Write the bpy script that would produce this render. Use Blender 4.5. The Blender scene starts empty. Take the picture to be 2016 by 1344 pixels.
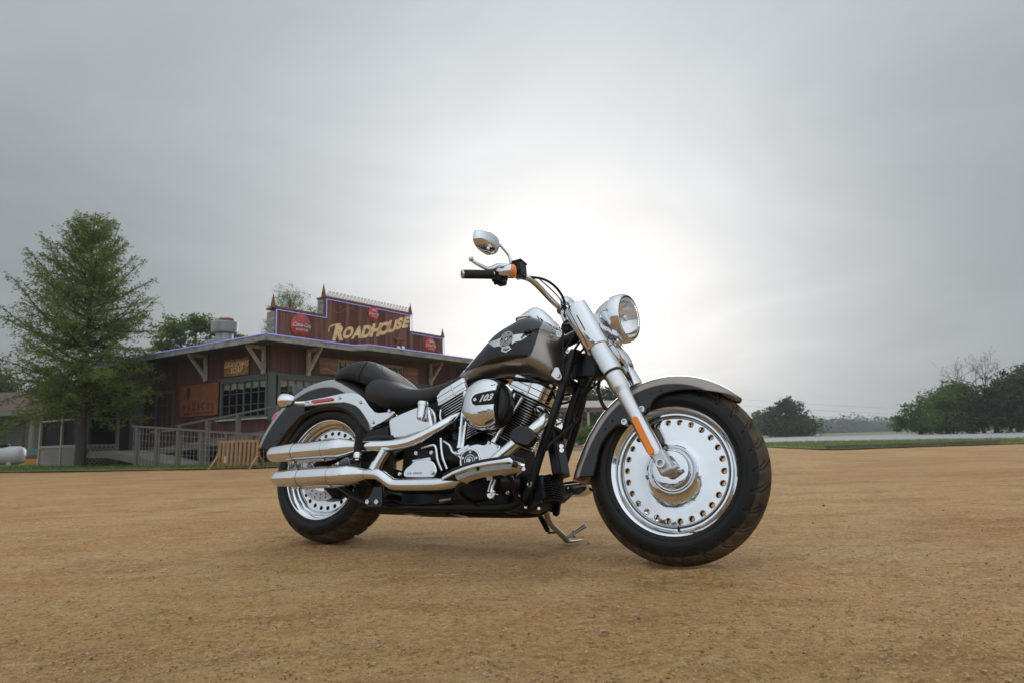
import bpy, bmesh, math, random
from mathutils import Vector, Matrix, noise
from mathutils.bvhtree import BVHTree
rad = math.radians
random.seed(7)
SC = bpy.context.scene
COL = SC.collection

# ------------------------------------------------------------------ camera
FPX, PITCH, ROLL, CAMH = 1344.1, 0.1444, -0.0276, 0.4385      # focal length in photo pixels, solved from the wheels
CAM = Vector((0, 0, CAMH))
FW = Vector((0, math.cos(PITCH), math.sin(PITCH)))
_r = Vector((1, 0, 0)); _u = _r.cross(FW)
RT = _r * math.cos(ROLL) + _u * math.sin(ROLL)
UP = -_r * math.sin(ROLL) + _u * math.cos(ROLL)
cam_d = bpy.data.cameras.new('camera'); cam = bpy.data.objects.new('camera', cam_d); COL.objects.link(cam)
cam.matrix_world = Matrix(((RT.x, UP.x, -FW.x, CAM.x), (RT.y, UP.y, -FW.y, CAM.y), (RT.z, UP.z, -FW.z, CAM.z), (0, 0, 0, 1)))
cam_d.sensor_fit = 'HORIZONTAL'; cam_d.sensor_width = 36; cam_d.lens = FPX / 2016 * 36
cam_d.clip_start = .05; cam_d.clip_end = 3000
cam_d.dof.use_dof = True; cam_d.dof.focus_distance = 2.75; cam_d.dof.aperture_fstop = 6.3
SC.camera = cam

# ------------------------------------------------------------------ sky and sun
SUN_AZ, SUN_EL = rad(4.5), rad(9.0)          # azimuth from +Y towards +X: the bright patch behind the cloud
SUND = Vector((math.sin(SUN_AZ) * math.cos(SUN_EL), math.cos(SUN_AZ) * math.cos(SUN_EL), math.sin(SUN_EL)))
W = bpy.data.worlds.new('World'); SC.world = W; W.use_nodes = True
nt = W.node_tree; N = nt.nodes; L = nt.links
for n in list(N): N.remove(n)
def nd(t, **k):
    n = N.new(t)
    for a, b in k.items(): setattr(n, a, b)
    return n
def mth(op, a, b=None, c=None):
    n = nd('ShaderNodeMath', operation=op)
    for i, v in enumerate((a, b, c)):
        if v is None: continue
        if isinstance(v, (int, float)): n.inputs[i].default_value = v
        else: L.new(v, n.inputs[i])
    return n.outputs[0]
tc = nd('ShaderNodeTexCoord'); vdir = tc.outputs['Generated']
dot = nd('ShaderNodeVectorMath', operation='DOT_PRODUCT'); L.new(vdir, dot.inputs[0]); dot.inputs[1].default_value = SUND
sep = nd('ShaderNodeSeparateXYZ'); L.new(vdir, sep.inputs[0])
elev = mth('MAXIMUM', sep.outputs['Z'], 0.0)
# even overcast: brighter towards the zenith than at the horizon
base = mth('MULTIPLY_ADD', mth('MULTIPLY', elev, elev), .42, .50)
base = mth('ADD', base, mth('MULTIPLY', sep.outputs['Y'], -.345))     # the bank of cloud thins out behind the camera, as the chrome shows
cosd = mth('MAXIMUM', dot.outputs['Value'], 0.0)
g1 = mth('MULTIPLY', mth('POWER', cosd, 20.0), .40)
g2 = mth('MULTIPLY', mth('POWER', cosd, 9.0), .37)
glow = mth('ADD', g1, g2)
# soft streaky cloud structure on a flat layer overhead
mp = nd('ShaderNodeVectorMath', operation='DIVIDE')
L.new(vdir, mp.inputs[0])
cz = nd('ShaderNodeCombineXYZ'); zz = mth('ADD', elev, .22)
for i in range(3): L.new(zz, cz.inputs[i])
L.new(cz.outputs[0], mp.inputs[1])
nz = nd('ShaderNodeTexNoise'); nz.inputs['Scale'].default_value = 1.3; nz.inputs['Detail'].default_value = 7; nz.inputs['Roughness'].default_value = .55; nz.inputs['Distortion'].default_value = .8
L.new(mp.outputs[0], nz.inputs['Vector'])
cl = mth('MULTIPLY_ADD', nz.outputs['Fac'], .38, .81)
lum = mth('MULTIPLY', mth('ADD', base, glow), cl)
tint = nd('ShaderNodeMix', data_type='RGBA'); tint.inputs[6].default_value = (.895, .98, 1.05, 1); tint.inputs[7].default_value = (1.0, 1.0, 1.0, 1)
L.new(mth('MINIMUM', mth('MULTIPLY', glow, 1.6), 1.0), tint.inputs[0])
cloud = nd('ShaderNodeVectorMath', operation='SCALE'); L.new(tint.outputs[2], cloud.inputs[0]); L.new(lum, cloud.inputs['Scale'])
sky = nd('ShaderNodeTexSky', sky_type='NISHITA'); sky.sun_disc = False; sky.sun_elevation = SUN_EL; sky.sun_rotation = SUN_AZ; sky.dust_density = 4; sky.air_density = 1.2
bg1 = nd('ShaderNodeBackground'); L.new(sky.outputs[0], bg1.inputs['Color']); bg1.inputs['Strength'].default_value = .05
bg2 = nd('ShaderNodeBackground'); L.new(cloud.outputs[0], bg2.inputs['Color']); bg2.inputs['Strength'].default_value = 1.0
mx = nd('ShaderNodeMixShader'); mx.inputs[0].default_value = .97; L.new(bg1.outputs[0], mx.inputs[1]); L.new(bg2.outputs[0], mx.inputs[2])
wo = nd('ShaderNodeOutputWorld'); L.new(mx.outputs[0], wo.inputs['Surface'])

sun_d = bpy.data.lights.new('sun', 'SUN'); sun_d.energy = 1.0; sun_d.angle = rad(40); sun_d.color = (1, .985, .96)
sun = bpy.data.objects.new('sun', sun_d); COL.objects.link(sun)
sun.rotation_euler = SUND.to_track_quat('Z', 'Y').to_euler()

SC.view_settings.view_transform = 'Standard'; SC.view_settings.look = 'None'; SC.view_settings.gamma = 1
SC.view_settings.exposure = 0.32
SC.view_settings.use_curve_mapping = False
SC.cycles.use_denoising = True
SC.cycles.max_bounces = 8; SC.cycles.glossy_bounces = 6; SC.cycles.transparent_max_bounces = 12
SC.cycles.volume_bounces = 0; SC.cycles.caustics_reflective = False; SC.cycles.caustics_refractive = False
SC.cycles.sample_clamp_indirect = 4

# ------------------------------------------------------------------ pixel rays
def ray(px, py): return FW + RT * ((px - 1008) / FPX) - UP * ((py - 672) / FPX)
def hit_plane(px, py, p0, n):
    d = ray(px, py); t = (Vector(p0) - CAM).dot(n) / d.dot(n)
    return CAM + d * t
def G(px, py, z=0.0): return hit_plane(px, py, (0, 0, z), Vector((0, 0, 1)))
def at_depth(px, py, y):
    d = ray(px, py); return CAM + d * (y / d.y)

# ------------------------------------------------------------------ materials
MATS = {}
def mat(name, col=(.5, .5, .5), rough=.5, metal=0., coat=0., spec=.5, bump=None, var=None, emit=None, trans=0., alpha=1., world=False):
    """bump=(scale,strength,distance); var=(scale,colour2,contrast[,stretch])"""
    m = bpy.data.materials.new(name); m.use_nodes = True
    t = m.node_tree; b = t.nodes['Principled BSDF']
    b.inputs['Base Color'].default_value = (*col, 1); b.inputs['Roughness'].default_value = rough
    b.inputs['Metallic'].default_value = metal; b.inputs['Coat Weight'].default_value = coat; b.inputs['Coat Roughness'].default_value = .02
    b.inputs['Specular IOR Level'].default_value = spec; b.inputs['Transmission Weight'].default_value = trans; b.inputs['Alpha'].default_value = alpha
    if emit: b.inputs['Emission Color'].default_value = (*emit[0], 1); b.inputs['Emission Strength'].default_value = emit[1]
    co = (t.nodes.new('ShaderNodeNewGeometry').outputs['Position'] if world else t.nodes.new('ShaderNodeTexCoord').outputs['Object']) if (bump or var) else None
    if var:
        v = co
        if len(var) > 3:
            mp_ = t.nodes.new('ShaderNodeMapping'); mp_.inputs['Scale'].default_value = var[3]; t.links.new(co, mp_.inputs['Vector']); v = mp_.outputs[0]
        n = t.nodes.new('ShaderNodeTexNoise'); n.inputs['Scale'].default_value = var[0]; n.inputs['Detail'].default_value = 6; n.inputs['Roughness'].default_value = .65; t.links.new(v, n.inputs['Vector'])
        r = t.nodes.new('ShaderNodeMapRange'); r.inputs['From Min'].default_value = .5 - .5 / var[2]; r.inputs['From Max'].default_value = .5 + .5 / var[2]; t.links.new(n.outputs['Fac'], r.inputs['Value'])
        x = t.nodes.new('ShaderNodeMix'); x.data_type = 'RGBA'; x.inputs[6].default_value = (*col, 1); x.inputs[7].default_value = (*var[1], 1)
        t.links.new(r.outputs[0], x.inputs[0]); t.links.new(x.outputs[2], b.inputs['Base Color'])
    if bump:
        n = t.nodes.new('ShaderNodeTexNoise'); n.inputs['Scale'].default_value = bump[0]; n.inputs['Detail'].default_value = 4; t.links.new(co, n.inputs['Vector'])
        k = t.nodes.new('ShaderNodeBump'); k.inputs['Strength'].default_value = bump[1]; k.inputs['Distance'].default_value = bump[2]
        t.links.new(n.outputs['Fac'], k.inputs['Height']); t.links.new(k.outputs[0], b.inputs['Normal'])
    MATS[name] = m
    return m
mat('chrome', (.72, .73, .75), .03, 1.)
mat('chrome_soft', (.66, .67, .69), .10, 1.)
mat('steel_brushed', (.55, .54, .52), .3, 1., var=(30, (.42, .41, .4), 1.5))
mat('alu_satin', (.68, .68, .69), .3, .9, coat=.3)
mat('alu_cast', (.55, .55, .56), .42, .85, bump=(300, .15, .001))
mat('black_gloss', (.004, .004, .0045), .08, 0., spec=.5)
mat('black_panel', (.003, .0032, .004), .06, 0., spec=.5)
mat('pewter', (.27, .240, .212), .30, .85, coat=1., bump=(900, .05, .0005))
mat('silver_grey', (.34, .34, .35), .30, .85, coat=1., bump=(900, .05, .0005))
mat('pinstripe', (.13, .026, .03), .3, 0., coat=1.)
mat('black_powder', (.006, .006, .0065), .32, 0., spec=.28)
mat('black_wrinkle', (.006, .006, .006), .5, 0., spec=.25, bump=(700, .3, .001))
mat('rubber', (.009, .009, .0095), .55, 0., spec=.3, bump=(500, .12, .0006), var=(9, (.028, .026, .024), 2))
mat('tyre_tread', (.008, .008, .008), .6, 0., spec=.25, bump=(200, .2, .001), var=(16, (.12, .085, .05), 2.2))
mat('tyre_rubber', (.006, .006, .0068), .48, 0., spec=.26, bump=(260, .12, .0008), var=(7, (.014, .013, .012), 2.2))
mat('leather', (.014, .014, .016), .55, 0., coat=.0, bump=(420, .22, .0012))
mat('stitch', (.045, .045, .048), .6)
mat('cable', (.006, .006, .006), .42, spec=.3)
mat('orange_lens', (.95, .25, .004), .12, 0., coat=1.)
mat('orange_reflector', (.95, .24, .006), .3, 0., coat=.2, bump=(600, .3, .001))
mat('red_lens', (.52, .012, .02), .15, 0., coat=1.)
mat('white_enamel', (.78, .78, .78), .35)
mat('black_enamel', (.01, .01, .01), .3)
mat('gasket', (.004, .004, .004), .7)
mat('brass', (.55, .43, .2), .35, .9)
mat('rotor_steel', (.42, .41, .4), .32, 1.)
mat('mesh_dark', (.05, .048, .045), .5, .6, bump=(1200, .8, .002))
mat('lens_glass', (1, 1, 1), .0, trans=1.)
mat('smoked_plastic', (.09, .09, .095), .2, alpha=1.)
mat('reflector_bowl', (.80, .81, .82), .09, 1.)

# ------------------------------------------------------------------ mesh builder
class MB:
    def __init__(s): s.v = []; s.f = []; s.m = []
    def add(s, v, f, m=0):
        o = len(s.v); s.v += [Vector(p) for p in v]; s.f += [tuple(i + o for i in q) for q in f]; s.m += [m] * len(f); return s
    def box(s, c, size, R=None, m=0, taper=1.0):
        c = Vector(c); hx, hy, hz = (q / 2 for q in size); vs = []
        for z in (-1, 1):
            k = taper if z > 0 else 1
            for x, y in ((-1, -1), (1, -1), (1, 1), (-1, 1)):
                p = Vector((x * hx * k, y * hy * k, z * hz)); vs.append(c + (R @ p if R else p))
        return s.add(vs, [(3, 2, 1, 0), (4, 5, 6, 7), (0, 1, 5, 4), (1, 2, 6, 5), (2, 3, 7, 6), (3, 0, 4, 7)], m)
    def bar(s, a, b, w, h, upv=(0, 0, 1), m=0):
        a, b = Vector(a), Vector(b); d = (b - a); ln = d.length; d.normalize(); u = Vector(upv)
        sd = d.cross(u)
        if sd.length < 1e-4: sd = d.cross(Vector((1, 0, 0)))
        sd.normalize(); u = sd.cross(d)
        return s.box((a + b) / 2, (ln, w, h), Matrix((d, sd, u)).transposed(), m)
    def rings(s, rs, closed=True, cap=True, m=0, loop=False):
        o = len(s.v); n = len(rs[0])
        for r in rs: s.v += [Vector(p) for p in r]
        k = len(rs)
        for i in range(k if loop else k - 1):
            a, b = o + i * n, o + ((i + 1) % k) * n
            for j in range(n if closed else n - 1):
                j2 = (j + 1) % n; s.f.append((a + j, a + j2, b + j2, b + j)); s.m.append(m)
        if cap and closed and not loop:
            s.f.append(tuple(o + j for j in reversed(range(n)))); s.m.append(m)
            s.f.append(tuple(o + (k - 1) * n + j for j in range(n))); s.m.append(m)
        return s
    def tube(s, path, r, n=16, cap=True, m=0, smooth=0, squash=None):
        path = [Vector(p) for p in path]
        rr = list(r) if isinstance(r, (list, tuple)) else [r] * len(path)
        if smooth: path, rr = spline(path, smooth, rr)
        rs = []; T = None; U = None
        for i, p in enumerate(path):
            t = (path[min(i + 1, len(path) - 1)] - path[max(i - 1, 0)])
            if t.length < 1e-9: t = T or Vector((1, 0, 0))
            t.normalize()
            if U is None:
                U = t.orthogonal().normalized()
                if squash: U = (Vector(squash[0]) - t * t.dot(Vector(squash[0]))).normalized()
            else: U = (U - t * t.dot(U)).normalized()
            V = t.cross(U); T = t; q = squash[1] if squash else 1.
            rs.append([p + (U * math.cos(a) * q + V * math.sin(a)) * rr[i] for a in (2 * math.pi * j / n for j in range(n))])
        return s.rings(rs, cap=cap, m=m)
    def lathe(s, prof, o, axis, n=48, m=0, cap=False, a0=0., a1=None, up=None):
        o = Vector(o); ax = Vector(axis).normalized(); u = Vector(up).normalized() if up else ax.orthogonal().normalized(); w = ax.cross(u)
        full = a1 is None; a1 = 2 * math.pi if full else a1
        cnt = n if full else n + 1
        rs = [[o + ax * a + (u * math.cos(t) + w * math.sin(t)) * r for t in (a0 + (a1 - a0) * j / n for j in range(cnt))] for a, r in prof]
        return s.rings(rs, closed=full, cap=cap, m=m)
    def plate(s, pts, off, m=0):
        pts = [Vector(p) for p in pts]; off = Vector(off); n = len(pts)
        o = len(s.v); s.v += pts + [p + off for p in pts]
        s.f += [tuple(o + j for j in reversed(range(n))), tuple(o + n + j for j in range(n))]; s.m += [m, m]
        for j in range(n): s.f.append((o + j, o + (j + 1) % n, o + n + (j + 1) % n, o + n + j)); s.m.append(m)
        return s
    def ellipsoid(s, c, rx, ry, rz, nu=16, nv=24, R=None, m=0):
        c = Vector(c); rs = []
        for i in range(nu + 1):
            t = math.pi * (i + .001) / (nu + .002); rs.append([c + (R @ p if R else p) for p in (Vector((rx * math.sin(t) * math.cos(a), ry * math.sin(t) * math.sin(a), rz * math.cos(t))) for a in (2 * math.pi * j / nv for j in range(nv)))])
        return s.rings(rs, m=m)
    def mirror_y(s):
        o = len(s.v); s.v += [Vector((p.x, -p.y, p.z)) for p in s.v]; f0 = list(s.f); s.f += [tuple(i + o for i in reversed(q)) for q in f0]; s.m += list(s.m); return s

def spline(path, k, rr=None):
    n = len(path); out = []; ro = []
    for i in range(n - 1):
        p0, p1, p2, p3 = path[max(i - 1, 0)], path[i], path[i + 1], path[min(i + 2, n - 1)]
        for j in range(k):
            t = j / k; t2, t3 = t * t, t * t * t
            out.append(.5 * ((2 * p1) + (p2 - p0) * t + (2 * p0 - 5 * p1 + 4 * p2 - p3) * t2 + (3 * p1 - p0 - 3 * p2 + p3) * t3))
            if rr: ro.append(rr[i] * (1 - t) + rr[i + 1] * t)
    out.append(path[-1])
    if rr: ro.append(rr[-1]); return out, ro
    return out
def interp(tab, x):
    if x <= tab[0][0]: return tab[0][1]
    for (a, b), (c, d) in zip(tab, tab[1:]):
        if x <= c: return b + (d - b) * (x - a) / (c - a)
    return tab[-1][1]
def sinterp(tab, x):
    """smooth (monotone-ish hermite) table lookup"""
    xs = [t[0] for t in tab]; ys = [t[1] for t in tab]; n = len(xs)
    if x <= xs[0]: return ys[0]
    if x >= xs[-1]: return ys[-1]
    for i in range(n - 1):
        if x <= xs[i + 1]: break
    def sl(j):
        if j <= 0 or j >= n - 1: jj = min(max(j, 0), n - 2); return (ys[jj + 1] - ys[jj]) / (xs[jj + 1] - xs[jj])
        return (ys[j + 1] - ys[j - 1]) / (xs[j + 1] - xs[j - 1])
    h = xs[i + 1] - xs[i]; t = (x - xs[i]) / h
    return (2*t**3-3*t*t+1)*ys[i] + (t**3-2*t*t+t)*h*sl(i) + (-2*t**3+3*t*t)*ys[i+1] + (t**3-t*t)*h*sl(i+1)

def obj(name, mb, mats, parent=None, smooth=35, bevel=0, subd=0, fix=True, shared=None, bseg=2):
    """one mesh object; mb is an MB (or an existing mesh to share)"""
    if isinstance(mb, bpy.types.Mesh): me = mb
    else:
        me = bpy.data.meshes.new(name); me.from_pydata(mb.v, [], mb.f)
        if not isinstance(mats, (list, tuple)): mats = [mats]
        for x in mats: me.materials.append(MATS[x] if isinstance(x, str) else x)
        me.polygons.foreach_set('material_index', mb.m)
        if fix:
            bm = bmesh.new(); bm.from_mesh(me); bmesh.ops.remove_doubles(bm, verts=bm.verts, dist=1e-6); bmesh.ops.recalc_face_normals(bm, faces=bm.faces); bm.to_mesh(me); bm.free()
        if smooth:
            me.polygons.foreach_set('use_smooth', [True] * len(me.polygons)); me.set_sharp_from_angle(angle=rad(smooth))
        me.update()
    o = bpy.data.objects.new(name, me); COL.objects.link(o)
    if parent: o.parent = parent
    if bevel:
        b = o.modifiers.new('bevel', 'BEVEL'); b.width = bevel; b.segments = bseg; b.limit_method = 'ANGLE'; b.angle_limit = rad(40)
    if subd:
        b = o.modifiers.new('subd', 'SUBSURF'); b.levels = subd; b.render_levels = subd
    return o
def tag(o, label=None, cat=None, group=None, kind=None):
    if label: o['label'] = label
    if cat: o['category'] = cat
    if group: o['group'] = group
    if kind: o['kind'] = kind
    return o
def empty(name, loc=(0, 0, 0), rz=0, parent=None):
    o = bpy.data.objects.new(name, None); COL.objects.link(o); o.location = loc; o.rotation_euler.z = rz; o.empty_display_size = .1
    if parent: o.parent = parent
    return o
def copy_tree(o, parent=None):
    c = o.copy(); COL.objects.link(c)
    if parent: c.parent = parent
    for ch in list(o.children): copy_tree(ch, c)
    return c
def text_mesh(txt, size=1., shear=0., offset=0., space=1., align='CENTER', res=4):
    """(verts 2D, faces) of a line of text, baseline y=0"""
    cu = bpy.data.curves.new('t', 'FONT'); cu.body = txt; cu.size = size; cu.shear = shear; cu.offset = offset; cu.space_character = space; cu.align_x = align; cu.resolution_u = res; cu.fill_mode = 'FRONT'
    o = bpy.data.objects.new('t', cu); COL.objects.link(o); bpy.context.view_layer.update()
    dg = bpy.context.evaluated_depsgraph_get(); me = bpy.data.meshes.new_from_object(o.evaluated_get(dg))
    bm = bmesh.new(); bm.from_mesh(me); bmesh.ops.remove_doubles(bm, verts=bm.verts, dist=1e-5); bm.verts.index_update()
    v = [(p.co.x, p.co.y) for p in bm.verts]; f = [tuple(q.index for q in p.verts) for p in bm.faces]
    bm.free(); bpy.data.objects.remove(o); bpy.data.curves.remove(cu); bpy.data.meshes.remove(me)
    return v, f
# ================================================================== MOTORCYCLE
# local frame: x forward, y to its left, z up; origin where the rear tyre meets the ground
BX, BY, PSI, LEAN = -.8814, 3.2236, -.5186, .1952
_f = Vector((math.cos(PSI), math.sin(PSI), 0)); _rt = Vector((math.sin(PSI), -math.cos(PSI), 0)); _z = Vector((0, 0, 1))
_lf = -(_rt * math.cos(LEAN) + _z * math.sin(LEAN)); _up = _z * math.cos(LEAN) - _rt * math.sin(LEAN)
BM = Matrix(((_f.x, _lf.x, _up.x, BX), (_f.y, _lf.y, _up.y, BY), (_f.z, _lf.z, _up.z, 0), (0, 0, 0, 1)))
BI = BM.inverted()
BCAM = BI @ CAM; B3 = BI.to_3x3()
def B(px, py, lat):
    """point of the motorcycle seen at a photo pixel, LAT metres right of its middle plane"""
    d = B3 @ ray(px, py); t = (-lat - BCAM.y) / d.y
    return BCAM + d * t
def BXp(px, py, x):
    d = B3 @ ray(px, py); t = (x - BCAM.x) / d.x
    return BCAM + d * t
def on(bvh, px, py, off=0.):
    d = (B3 @ ray(px, py)).normalized(); h = bvh.ray_cast(BCAM, d)
    if h[0] is None: return None
    n = h[1] if h[1].dot(d) < 0 else -h[1]
    return h[0] + n * off
def bvh_of(mb): return BVHTree.FromPolygons([tuple(p) for p in mb.v], mb.f)
moto = empty('motorcycle'); moto.matrix_world = BM
tag(moto, 'black and pewter cruiser motorcycle with chrome engine and solid chrome wheels, leaning on its stand', 'motorcycle')
LAT = Vector((0, -1, 0)); Y = Vector((0, 1, 0))
def part(name, mb, m, parent=None, **k): return obj(name, mb, m, parent or moto, **k)
def bolt(p, r, parent, axis=LAT, m='chrome', n=6, name='bolt'):
    b = MB(); p = Vector(p); b.lathe([(0, r), (r * .5, r), (r * .8, r * .8), (r * .8, r * .45), (r * .45, r * .4), (r * .45, .0001)], p, axis, 14)
    return part(name, b, m, parent)
def pxplate(pts, lat, thick, name, m, parent=None, bevel=.003, rnd_=0, **k):
    if rnd_: q = [Vector((x, y, 0)) for x, y in pts]; q = spline([q[-1]] + q + q[:2], rnd_); pts = [(p.x, p.y) for p in q[rnd_:-rnd_ - 1]]
    b = MB(); b.plate([B(x, y, lat) for x, y in pts], Y * thick); return part(name, b, m, parent, bevel=bevel, **k)
def fill2d(poly, maxlen):
    bm = bmesh.new(); bm.faces.new([bm.verts.new((x, y, 0)) for x, y in poly]); bmesh.ops.triangulate(bm, faces=bm.faces)
    for _ in range(8):
        e = [q for q in bm.edges if q.calc_length() > maxlen]
        if not e: break
        bmesh.ops.subdivide_edges(bm, edges=e, cuts=1); bmesh.ops.triangulate(bm, faces=[q for q in bm.faces if len(q.verts) > 3])
    bm.verts.index_update(); r = [(v.co.x, v.co.y) for v in bm.verts], [tuple(v.index for v in f.verts) for f in bm.faces]; bm.free(); return r

# ---------------------------------------------------------------- wheels
WB, FR, RR = 1.635, .321, .326
def WP(c, th, r, a): return Vector((c[0] + r * math.cos(th), -a, c[1] + r * math.sin(th)))
def tyre_mb(c, R, hw, rim, ncell, seg):
    prof = []                                         # (lateral, radius, tread weight)
    tr = [(0, R), (.2, R - .0012), (.38, R - .0045), (.55, R - .010), (.7, R - .018), (.82, R - .029), (.9, R - .040)]
    for i in range(-22, 23):
        u = i / 22 * .9; prof.append((u * hw, sinterp(tr, abs(u)), u))
    side = [(.952, R - .048), (.978, R - .055), (.992, R - .061), (1.006, R - .0615), (1.006, R - .0635), (.998, R - .064), (1.0, R - .070), (.985, R - .078), (.95, rim + .0185), (.965, rim + .018), (.962, rim + .0165), (.93, rim + .016), (.9, rim + .0145), (.885, rim + .011), (.84, rim + .004), (.72, rim + .002)]
    prof = [(-a * hw, r, None) for a, r in reversed(side)] + prof + [(a * hw, r, None) for a, r in side]
    b = MB(); rs = []
    n = ncell * seg
    for k in range(n):
        th = 2 * math.pi * k / n; ring_ = []
        for a, r, u in prof:
            if u is not None:
                au = abs(u); ph = (k / seg + (.5 if u > 0 else 0) + .85 * au * (1 if u > 0 else 1)) % 1
                ph2 = (ph + .46 + .5 * au) % 1
                w = .15; g = 0
                if .12 < au < .80 and ph < w: g = 1
                if .50 < au < .92 and ph2 < w * .9: g = 1
                r -= .010 * g
            ring_.append(WP(c, th, r, a))
        rs.append(ring_)
    b.rings(rs, closed=False, loop=True); m_ = len(prof) - 1
    for q in range(len(b.f)):
        j = q % m_; b.m[q] = 1 if 17 < j < m_ - 18 else 0
    return b
def holes_ring(b, c, rh, hr, nh, a, half, depth, m=0):
    """annulus rh-half..rh+half at lateral a with nh real holes; four edge segments a hole"""
    for j in range(nh):
        ph = 2 * math.pi * j / nh; dp = math.pi / nh
        sq = [(-1, -1), (-1, -.5), (-1, 0), (-1, .5), (-1, 1), (-.5, 1), (0, 1), (.5, 1), (1, 1), (1, .5), (1, 0), (1, -.5), (1, -1), (.5, -1), (0, -1), (-.5, -1)]
        outer = [WP(c, ph + y * dp, rh + x * half, a(rh + x * half) if callable(a) else a) for x, y in sq]
        inner = []; back = []
        for x, y in sq:
            ang = math.atan2(y, x); rr_ = rh + hr * math.cos(ang); th = ph + hr * math.sin(ang) / rh; la = a(rr_) if callable(a) else a
            inner.append(WP(c, th, rr_, la)); back.append(WP(c, th, rr_, la - depth * (1 if la > 0 else -1)))
        b.rings([outer, inner, back], cap=False, m=m)
def cring(b, c, prof, n, m=0):
    b.rings([[WP(c, 2 * math.pi * (k - .5) / n, r, a) for k in range(n)] for a, r in prof], cap=False, m=m)

# front wheel
FC = (WB, FR)
b = MB(); nh = 26; nn = nh * 4
dish = lambda r: sinterp([(.06, .043), (.085, .0375), (.095, .0332), (.105, .0298), (.12, .0274), (.14, .0257), (.165, .0240), (.19, .022)], r)
for sgn in (1, -1):
    S = lambda pr: [(a * sgn, r) for a, r in pr]
    cring(b, FC, S([(.034, .2185), (.048, .2215), (.0535, .2265), (.054, .2300), (.0505, .2322), (.047, .2312)]), nn)
    cring(b, FC, S([(.0535, .2265), (.0505, .222), (.043, .2115), (.040, .2085), (.030, .2060), (.0285, .2040), (.0285, .1985), (.026, .1962), (.018, .1945), (.0165, .1925), (.0205, .190), (.0215, .1885), (dish(.1865), .1865)]), nn)
    holes_ring(b, FC, .1735, .0112, nh, (lambda r: dish(r) * sgn), .013, .012)
    cring(b, FC, S([(dish(.1605), .1605), (dish(.15), .15), (dish(.14), .14), (dish(.13), .13), (dish(.12), .12), (dish(.112), .112), (dish(.106), .106), (dish(.1), .1), (dish(.095), .095), (dish(.09), .09)]), nn)
fwheel = part('wheel', b, 'chrome', smooth=32)
b = MB()
cring(b, FC, [(.03, .1935), (-.03, .1935)], nn); part('barrel', b, 'steel_brushed', fwheel)
part('tyre', tyre_mb(FC, FR, .070, .222, 26, 28), ['tyre_rubber', 'tyre_tread'], fwheel, smooth=40)
b = MB()
for sgn in (1, -1): cring(b, FC, [(a * sgn, r) for a, r in [(.030, .0905), (.0405, .0895), (.0425, .087), (.039, .0835), (.037, .080), (.045, .0785), (.048, .076), (.043, .071), (.043, .068), (.062, .0655), (.0665, .063), (.0675, .060), (.0675, .030), (.072, .028), (.09, .027), (.09, .0005)]], 72)
part('hub', b, 'chrome', fwheel, smooth=30)
b = MB(); p = WP(FC, rad(-85), .2035, .029); b.tube([p, p + Vector((.0, -.003, .008)), p + Vector((0, -.006, .013))], [.0042, .004, .0035], 10); part('valve_stem', b, 'black_enamel', fwheel)

# rear wheel
RC = (0, RR)
b = MB()
for sgn in (1, -1):
    S = lambda pr: [(a * sgn, r) for a, r in pr]
    cring(b, RC, S([(.05, .2185), (.078, .2215), (.0855, .2265), (.086, .230), (.083, .2322), (.079, .2312)]), nn)
    cring(b, RC, S([(.0855, .2265), (.083, .2225), (.072, .2115), (.068, .208), (.058, .2055), (.056, .203), (.052, .1975), (.046, .195), (.036, .193), (.034, .190), (.036, .1875), (.036, .1865)]), nn)
    holes_ring(b, RC, .1735, .0098, nh, .036 * sgn, .013, .025)
    cring(b, RC, S([(.036, .1605), (.038, .12), (.042, .09), (.05, .06), (.07, .05), (.09, .04), (.09, .0005)]), nn)
rwheel = part('wheel', b, 'chrome', smooth=32)
b = MB(); cring(b, RC, [(.04, .1935), (-.04, .1935)], nn); part('barrel', b, 'steel_brushed', rwheel)
part('tyre', tyre_mb(RC, RR, .100, .222, 24, 28), ['tyre_rubber', 'tyre_tread'], rwheel, smooth=40)
b = MB()
cring(b, RC, [(.0735, .1005), (.0685, .1005)], 96); cring(b, RC, [(.0735, .146), (.0685, .146)], 96)
for a in (.0735, .0685):
    cring(b, RC, [(a, .1005), (a, .1080)], 96)
    holes_ring(b, RC, .1150, .0045, 24, a, .0070, .005); holes_ring(b, RC, .1310, .0045, 24, a, .0090, .005); cring(b, RC, [(a, .14), (a, .146)], 96)
part('brake_disc', b, 'rotor_steel', rwheel)
b = MB(); cring(b, RC, [(.06, .1015), (.0715, .101), (.0715, .085), (.06, .08)], 64); part('disc_carrier', b, 'chrome', rwheel)
# brake caliper and axle plate on the rear wheel
b = MB(); b.box((.10, -.088, .245), (.10, .055, .075), Matrix.Rotation(rad(35), 3, 'Y')); part('brake_caliper', b, 'black_wrinkle', bevel=.01)
b = MB(); b.lathe([(-.16, .014), (-.16, .022), (-.15, .022), (-.13, .018), (.13, .018), (.15, .022), (.16, .022), (.16, .014), (.168, .012), (.168, .0005)], (0, 0, RR), LAT, 24); part('axle', b, 'chrome_soft')

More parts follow.
